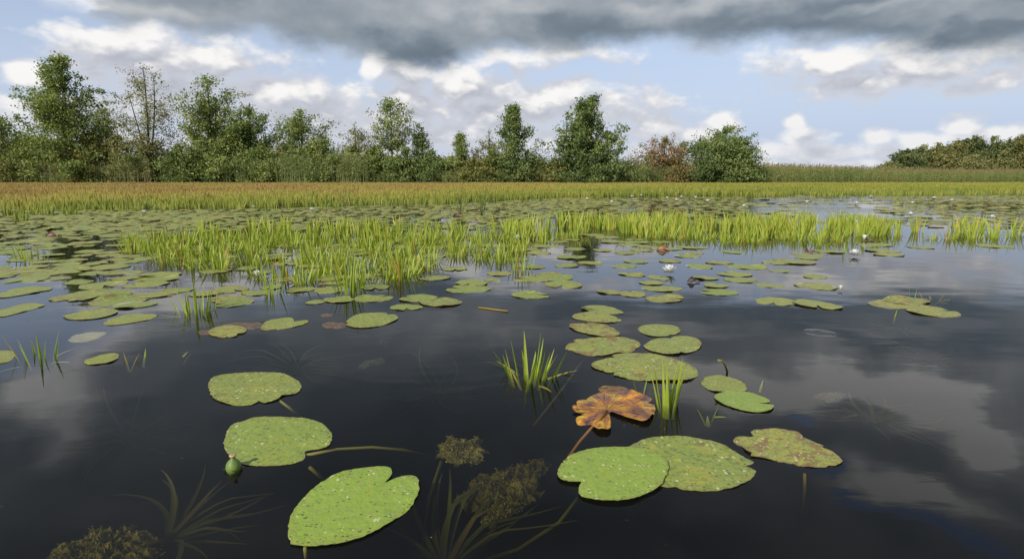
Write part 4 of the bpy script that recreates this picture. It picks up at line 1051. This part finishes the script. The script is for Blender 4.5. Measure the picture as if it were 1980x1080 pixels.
def flower_meshes(open_=1.0):
    mb = MB()
    for ring, (n, tl, L, w) in enumerate(((8, 1.18, .060, .021), (8, .80, .054, .019), (7, .42, .046, .016))):
        for i in range(n): petal(mb, 2 * math.pi * (i + .5 * ring) / n + .1 * math.sin(7 * i), tl * open_, L, w, -.35, .006 + .002 * ring)
    pm = mb.mesh("petals", True); pm.materials.append(M_petal)
    mb = MB()
    for i in range(22):
        a, q = i * 2.4, math.sqrt(i / 22) * .010
        tube(mb, [(math.cos(a) * q, math.sin(a) * q, .006), (math.cos(a) * q * 1.5, math.sin(a) * q * 1.5, .024)], [.0016, .001], 4)
    sm = mb.mesh("stamens"); sm.materials.append(M_stamen)
    mb = MB()
    for i in range(4): petal(mb, 1.57 * i + .4, 1.42, .056, .020, -.1, .003)
    em = mb.mesh("sepals", True); em.materials.append(M_sepal)
    return pm, sm, em
FM = flower_meshes(1.0); FC = flower_meshes(.55)
def flower(px, py, label, group=None, s=1.0, shut=False):
    p = W(px, py); root = empty("water_lily_flower", (p[0], p[1], .012), px * 1.3); root.scale = (s, s, s * 1.1)
    for nm, me in zip(("petals", "stamens", "sepals"), FC if shut else FM):
        o = bpy.data.objects.new(nm, me); COL.objects.link(o); o.parent = root
    tag(root, label, "flower", group)
flower(1293, 530, "wide open white water lily on the blue reflection, the largest flower", s=1.12)
flower(1652, 496, "white water lily open in front of the right bed's gap", s=1.05)
flower(1671, 465, "white water lily beside a dark leaf at the foot of the right bed", s=.95, shut=True)
flower(497, 537, "white water lily at the front of the left bed by a small tuft", s=.72, shut=True)
flower(1000, 465, "white water lily in the sparse patch right of the left bed", s=1.0)
flower(603, 408, "distant white flower behind the left bed, right one of the two at its left", s=1.2)
flower(278, 413, "distant white flower farthest left on the pads", s=1.1)
flower(490, 404, "distant white flower above the left part of the left bed", s=1.2)
flower(1625, 562, "small half-closed flower on a reddish base beside long pads", s=.42, shut=True)
for px, py in [(1183,393),(1290,385),(1318,383),(1345,384),(1222,382),(1240,380),(1368,391),(1308,389),(1438,402),(1656,396),(1764,395),(1806,385),(1840,390),(1760,418),(1918,424),(1683,382),(1560,393),(1135,387)]:
    flower(px, py, "tiny distant white water lily on the pads behind the right bed", "distant lilies behind the right bed", s=1.25)

# seed pod beside the left pads
def pod():
    p = W(452, 906); root = tag(empty("seed_pod", (p[0], p[1], 0)), "round green yellow-water-lily seed pod with a pale neck", "seed pod")
    def lathe(name, prof, m, n=24):
        mb = MB(); vs = [(r_ * math.cos(6.2832 * k / n), r_ * math.sin(6.2832 * k / n), z) for r_, z in prof for k in range(n)]
        mb.add(vs, [(i * n + k, i * n + (k + 1) % n, (i + 1) * n + (k + 1) % n, (i + 1) * n + k) for i in range(len(prof) - 1) for k in range(n)]); mb.build(name, m, root, True)
    lathe("capsule", [(.001, -.016), (.012, -.013), (.0185, -.004), (.0205, .006), (.0195, .014), (.015, .022), (.009, .028), (.0062, .032), (.0055, .036)], simple("pod_green", (.12, .185, .030), .55, 0, .45))
    lathe("stigma_disc", [(.0055, .035), (.0085, .038), (.0095, .0405), (.0075, .0425), (.001, .0415)], simple("pod_disc", (.42, .30, .16), .6))
    mb = MB()
    for i in range(5):
        a = i * 1.2566; petal(mb, a, 1.35, .024, .014, -.5, -.002)
    mb.build("sepals", M_sepal, root, True)
pod()

# curled dead leaves standing off the water
M_dead = leafy("dead_leaves", [(0, (.045, .032, .022)), (.4, (.13, .055, .025)), (.7, (.27, .13, .03)), (1, (.12, .03, .028))], trans=.2, gloss=.06)
def curled(px, py, wpx, label, tint, seed, fold=1.2):
    p, rad = wide_px(px, py, wpx); r = np.random.default_rng(seed); mb = MB(); nu, nv = 12, 8; vs, fs = [], []
    for i in range(nu + 1):
        for j in range(nv + 1):
            u, v = i / nu * 2 - 1, j / nv
            w = math.sqrt(max(0, 1 - u * u)) * rad
            th = fold * (v - .2) + .25 * math.sin(3 * u + seed)
            s = v * w * 1.3
            vs.append((u * rad, s * math.cos(th) * .8 - .2 * rad, .004 + max(0, .6 * s * math.sin(max(th, 0))) * (.75 + .25 * math.sin(4 * u + seed)) + .07 * rad * math.sin(5 * u + 3 * v)))
    for i in range(nu):
        for j in range(nv):
            a = i * (nv + 1) + j; fs.append((a, a + nv + 1, a + nv + 2, a + 1))
    mb.add(vs, fs, np.clip(tint + r.normal(0, .08, len(vs)), 0, 1)); o = mb.build("curled_leaf", M_dead, None, True); o.location = (p[0], p[1], .003)
    tag(o, label, "dead leaf")
curled(1281, 484, 26, "orange-brown curled leaf standing on the water left of the right bed's front", .7, 1)
curled(1340, 546, 26, "dark grey-brown curled leaf below the open white flower", .05, 2)
curled(1563, 488, 18, "dark red folded leaf on the blue reflection", 1.0, 3)
curled(1680, 466, 18, "black-brown leaf at the foot of the right bed", .15, 4)
curled(1024, 464, 20, "dark brown curled leaf right of the sparse patch's white flower", .1, 5)
curled(886, 418, 20, "brown withered leaf at the base of the tall rush", .3, 6, 1.5)
curled(620, 552, 16, "reddish brown leaf among pads below the left bed", .45, 7)
soldier("brown twisted blades of a dying plant on open water at the far right", 1802, 576, 3, 30, 16, 39, 1.2, .014, stray=4, tint=(.8, 1.0), dead=.8)
curled(100, 458, 28, "brown curled leaf on the pads at the far left", .4, 9)

# rushes
def rush(px, py, tops, label, seed):
    p = W(px, py); r = np.random.default_rng(seed); mb = MB(); k = (p[1] * _ct + CAM_H * _st) / FPX
    for tx, ty in tops:
        top = np.array([(tx - px) * k, r.normal(0, .1), (py - ty) * k]); b = np.array([r.normal(0, .04), r.normal(0, .04), -.1])
        tube(mb, [b, (b + top) / 2 + np.array([-top[0] * .12, 0, .03]), top], [.0075, .006, .002], 5, r.uniform(0, .7))
    o = mb.build("rush", M_rush); o.location = p; tag(o, label, "rush")
rush(887, 414, [(897,353),(893,362),(880,375),(902,372),(915,384)], "tall dark rush stems rising from a withered leaf before the carpet", 1)
rush(932, 418, [(928,360),(940,356),(950,372),(934,380),(945,350),(918,378)], "fine group of rush stems right of the tall dark rush", 2)
rush(668, 398, [(664,362),(672,356),(680,362),(690,352),(657,372)], "dark slanting rush stems at the edge of the carpet", 3)

# ------------------------------------------------------------------ under the water
def sunken(label, px, py, z, n, L, seed, a0=0.0, a1=6.28, tilt=(1.0, 1.5), wid=.017, tint=(.1, .9)):
    p = W(px, py, z); r = np.random.default_rng(seed); mb = MB()
    for i in range(n):
        a = a0 + (a1 - a0) * (i + r.uniform(.1, .9)) / n
        blade(mb, (0, 0, 0), a, r.uniform(*tilt), L * r.uniform(.6, 1.15), wid * r.uniform(.7, 1.1), 8, r.uniform(*tint), r.uniform(.1, .5), .30, r.normal(0, .75))
    
    for k, V in enumerate(mb.V): mb.V[k] = np.stack([V[:, 0], V[:, 1], np.minimum(V[:, 2], -z - .050 + .025 * np.sin(9 * V[:, 0] + 3))], 1)
    o = mb.build("sunken_water_soldier", M_under, None, True); o.location = p; tag(o, label, "water plant")
sunken("sunken rosette of olive blades behind the rear pad of the lower left", 572, 718, -.10, 26, .34, 1, tilt=(1.05, 1.45))
sunken("sunken rosette of pale blades under the grey reflection at the right", 1690, 822, -.10, 22, .30, 2, tilt=(1.0, 1.42))
sunken("sunken blades fanning out beside the algae at the bottom left", 318, 1052, -.12, 18, .30, 3, -.5, 1.9, tilt=(1.0, 1.4))
sunken("sunken blades rising at the bottom edge right of the heart-shaped pad", 856, 1110, -.16, 18, .34, 4, .3, 2.6, tilt=(.7, 1.25))
sunken("faint sunken blades left of the central clump", 735, 655, -.08, 12, .22, 5, tilt=(1.2, 1.5))
sunken("sunken blades around the foot of the central clump", 1022, 736, -.10, 16, .24, 6, tilt=(1.1, 1.45))
sunken("sunken blades beneath the isolated clump before the left bed", 400, 628, -.06, 18, .26, 7, tilt=(1.2, 1.5))
sunken("sunken blades below the long pads on the right", 1745, 640, -.06, 14, .28, 8, tilt=(1.3, 1.5))
sunken("very faint sunken rosette in the dark centre left of the central clump", 850, 765, -.16, 18, .34, 9, tilt=(1.1, 1.5))
sunken("faint sunken blades at the right beyond the rippled ring", 1800, 700, -.09, 14, .30, 10, tilt=(1.2, 1.5))
sunken("faint sunken blades left of the three large pads", 250, 850, -.17, 14, .32, 12, tilt=(1.1, 1.5))
def stalk(label, pts, t, rad=.005):
    mb = MB(); tube(mb, [W(*q) for q in pts], [rad] * len(pts), 6, t); tag(mb.build("lily_stalk", M_stem, None, True), label, "stalk")
stalk("straight brown stalk slanting down left of the orange leaf", [(1128,695,-.03),(1085,755,-.06),(1032,822,-.12)], .35)
stalk("pale stalk curving up from the bottom below the bright notched pad", [(1118,962,-.06),(1080,1010,-.09),(1000,1062,-.14),(940,1080,-.18)], .2)
stalk("thin stalk running down between the two algae clumps", [(853,892,-.05),(830,960,-.09),(815,1060,-.16)], .2)
stalk("floating straw-like stalk left of centre", [(925,594,.003),(955,598,.004),(982,601,.006)], .7, .004)
stalk("bent dead flower stalk behind the crinkled pad", [(1408,725,-.02),(1402,705,.05),(1396,697,.085),(1388,696,.09)], .3, .004)
stalk("thin stalk under the shaded pad at the lower left", [(598,902,-.03),(630,930,-.09)], .3)
def algae_material():
    m, n, out = mat("algae")
    P = n.new('ShaderNodeTexCoord').outputs['Object']
    at = n.new('ShaderNodeAttribute'); at.attribute_name = 'tint'
    f = n.m('MULTIPLY_ADD', n.m('SUBTRACT', n.noise(P, 22.0, 6.0, .7), .5), 1.6, at.outputs['Fac'], clamp=True)
    c = n.ramp(f, [(0, (.035, .032, .016)), (.35, (.12, .11, .04)), (.7, (.24, .225, .07)), (1, (.38, .35, .14))])
    b = n.new('ShaderNodeBsdfDiffuse'); n.put(b.inputs[0], c); n.t.links.new(b.outputs[0], out.inputs[0]); return m
M_algae = algae_material()
M_scum = leafy("dark_scum", [(0, (.03, .03, .02)), (1, (.09, .085, .055))], trans=0, gloss=0)
def algae(label, pts, z, seed, amp=.03):
    """a lumpy mat of algae hanging just under the surface"""
    r = np.random.default_rng(seed)
    P = np.array([W(*p, z)[:2] for p in pts]); c = P.mean(0); O = resample(smooth_outline(P - c, 1), 90); an = np.arctan2(O[:, 1], O[:, 0])
    O = O * (1 + .05 * r.normal(size=(90, 1)) + (.10 * np.sin(7 * an + seed) + .07 * np.sin(12 * an + 2 * seed))[:, None])
    mb = MB(); vs, fs, at = [(0, 0, 0)], [], [.5]; K = 16
    for k in range(1, K + 1):
        f = k / K
        for i in range(90):
            x, y = O[i] * f
            b = amp * (.5 * math.sin(x * 61 + seed) * math.sin(y * 53) + .5 * math.sin(x * 140 + y * 90) * math.sin(y * 131 - x * 70)) + amp * .18 * r.normal()
            vs.append((x, y, b * .5 - amp * .7 * f ** 5)); at.append(np.clip(.45 + b * .35 / amp, 0, 1))
    fs = [(0, 1 + i, 1 + (i + 1) % 90) for i in range(90)]
    for k in range(K - 1):
        a = 1 + k * 90; fs += [(a + i, a + 90 + i, a + 90 + (i + 1) % 90, a + (i + 1) % 90) for i in range(90)]
    mb.add(vs, fs, np.array(at))
    idx = r.integers(1, len(vs), 2600); q = np.array(vs)[idx] + r.normal(0, .0028, (2600, 3))
    mb.quads(leaf_quads(q, .0055, r, .6), np.clip(.5 + r.normal(0, .28, 2600), 0, 1))
    o = mb.build("algae_clump", M_algae); o.location = (c[0], c[1], z); tag(o, label, "algae")
algae("yellowish lump of algae under water left of the stalk, the small one", z8((448,485),(470,410),(520,405),(560,415),(630,405),(690,425),(697,510),(640,540),(600,556),(540,535),(470,522)), -.040, 1, .016)
algae("large dark mat of algae under water in the bottom centre", z8((595,640),(680,605),(780,570),(900,545),(960,515),(1040,530),(1035,590),(1000,620),(1000,720),(930,740),(850,760),(780,770),(640,800),(510,760),(520,735),(600,700)), -.072, 2, .03)
algae("narrow algae lobe in front of the large dark mat", z8((670,860),(720,800),(820,760),(915,755),(900,790),(820,830),(740,880)), -.066, 3, .02)
algae("olive mat of algae in the bottom left corner", z7((210,1060),(300,1000),(400,960),(520,900),(660,880),(760,900),(880,940),(870,1010),(780,1080),(600,1130),(380,1120)), -.065, 4, .035)
M_algae = M_scum
algae("small dark scum patch on the grey reflection at the right", z9((800,185),(870,165),(975,163),(970,190),(910,220),(860,200)), -.012, 5, .006)
algae("small pale sunken scrap left of the central clump", [(697,705),(712,696),(745,692),(742,700),(720,703),(702,711)], -.008, 6, .006)

# little scraps drifting on the surface
def scraps():
    r = np.random.default_rng(600); mb = MB()
    pts = np.concatenate([scatter([(0, 560), (1980, 560), (1980, 1080), (0, 1080)], 26, r), scatter([(0, 480), (1980, 480), (1980, 560), (0, 560)], 5, r)])
    pts = pts[vnoise(pts[:, 0], pts[:, 1], 1.9) + r.uniform(-.2, .2, len(pts)) > .45]
    n = len(pts); a = r.uniform(0, 6.28, n); L = r.uniform(.001, .0035, n) * (1 + 2.5 * (r.uniform(size=n) < .08)); w = r.uniform(.0006, .0014, n)
    c = np.stack([pts[:, 0], pts[:, 1], np.full(n, .0012)], 1)
    d = np.stack([np.cos(a), np.sin(a), 0 * a], 1) * L[:, None]; s = np.stack([-np.sin(a), np.cos(a), 0 * a], 1) * w[:, None]
    mb.quads(np.stack([c - d - s, c + d - s, c + d + s, c - d + s], 1), r.uniform(0, 1, n))
    m = leafy("drift_scraps", [(0, (.03, .025, .015)), (.5, (.12, .09, .04)), (1, (.40, .38, .26))], trans=0)
    tag(mb.build("floating_scraps", m), "tiny plant scraps drifting on the dark open water", "plant scraps", kind='stuff')
scraps()
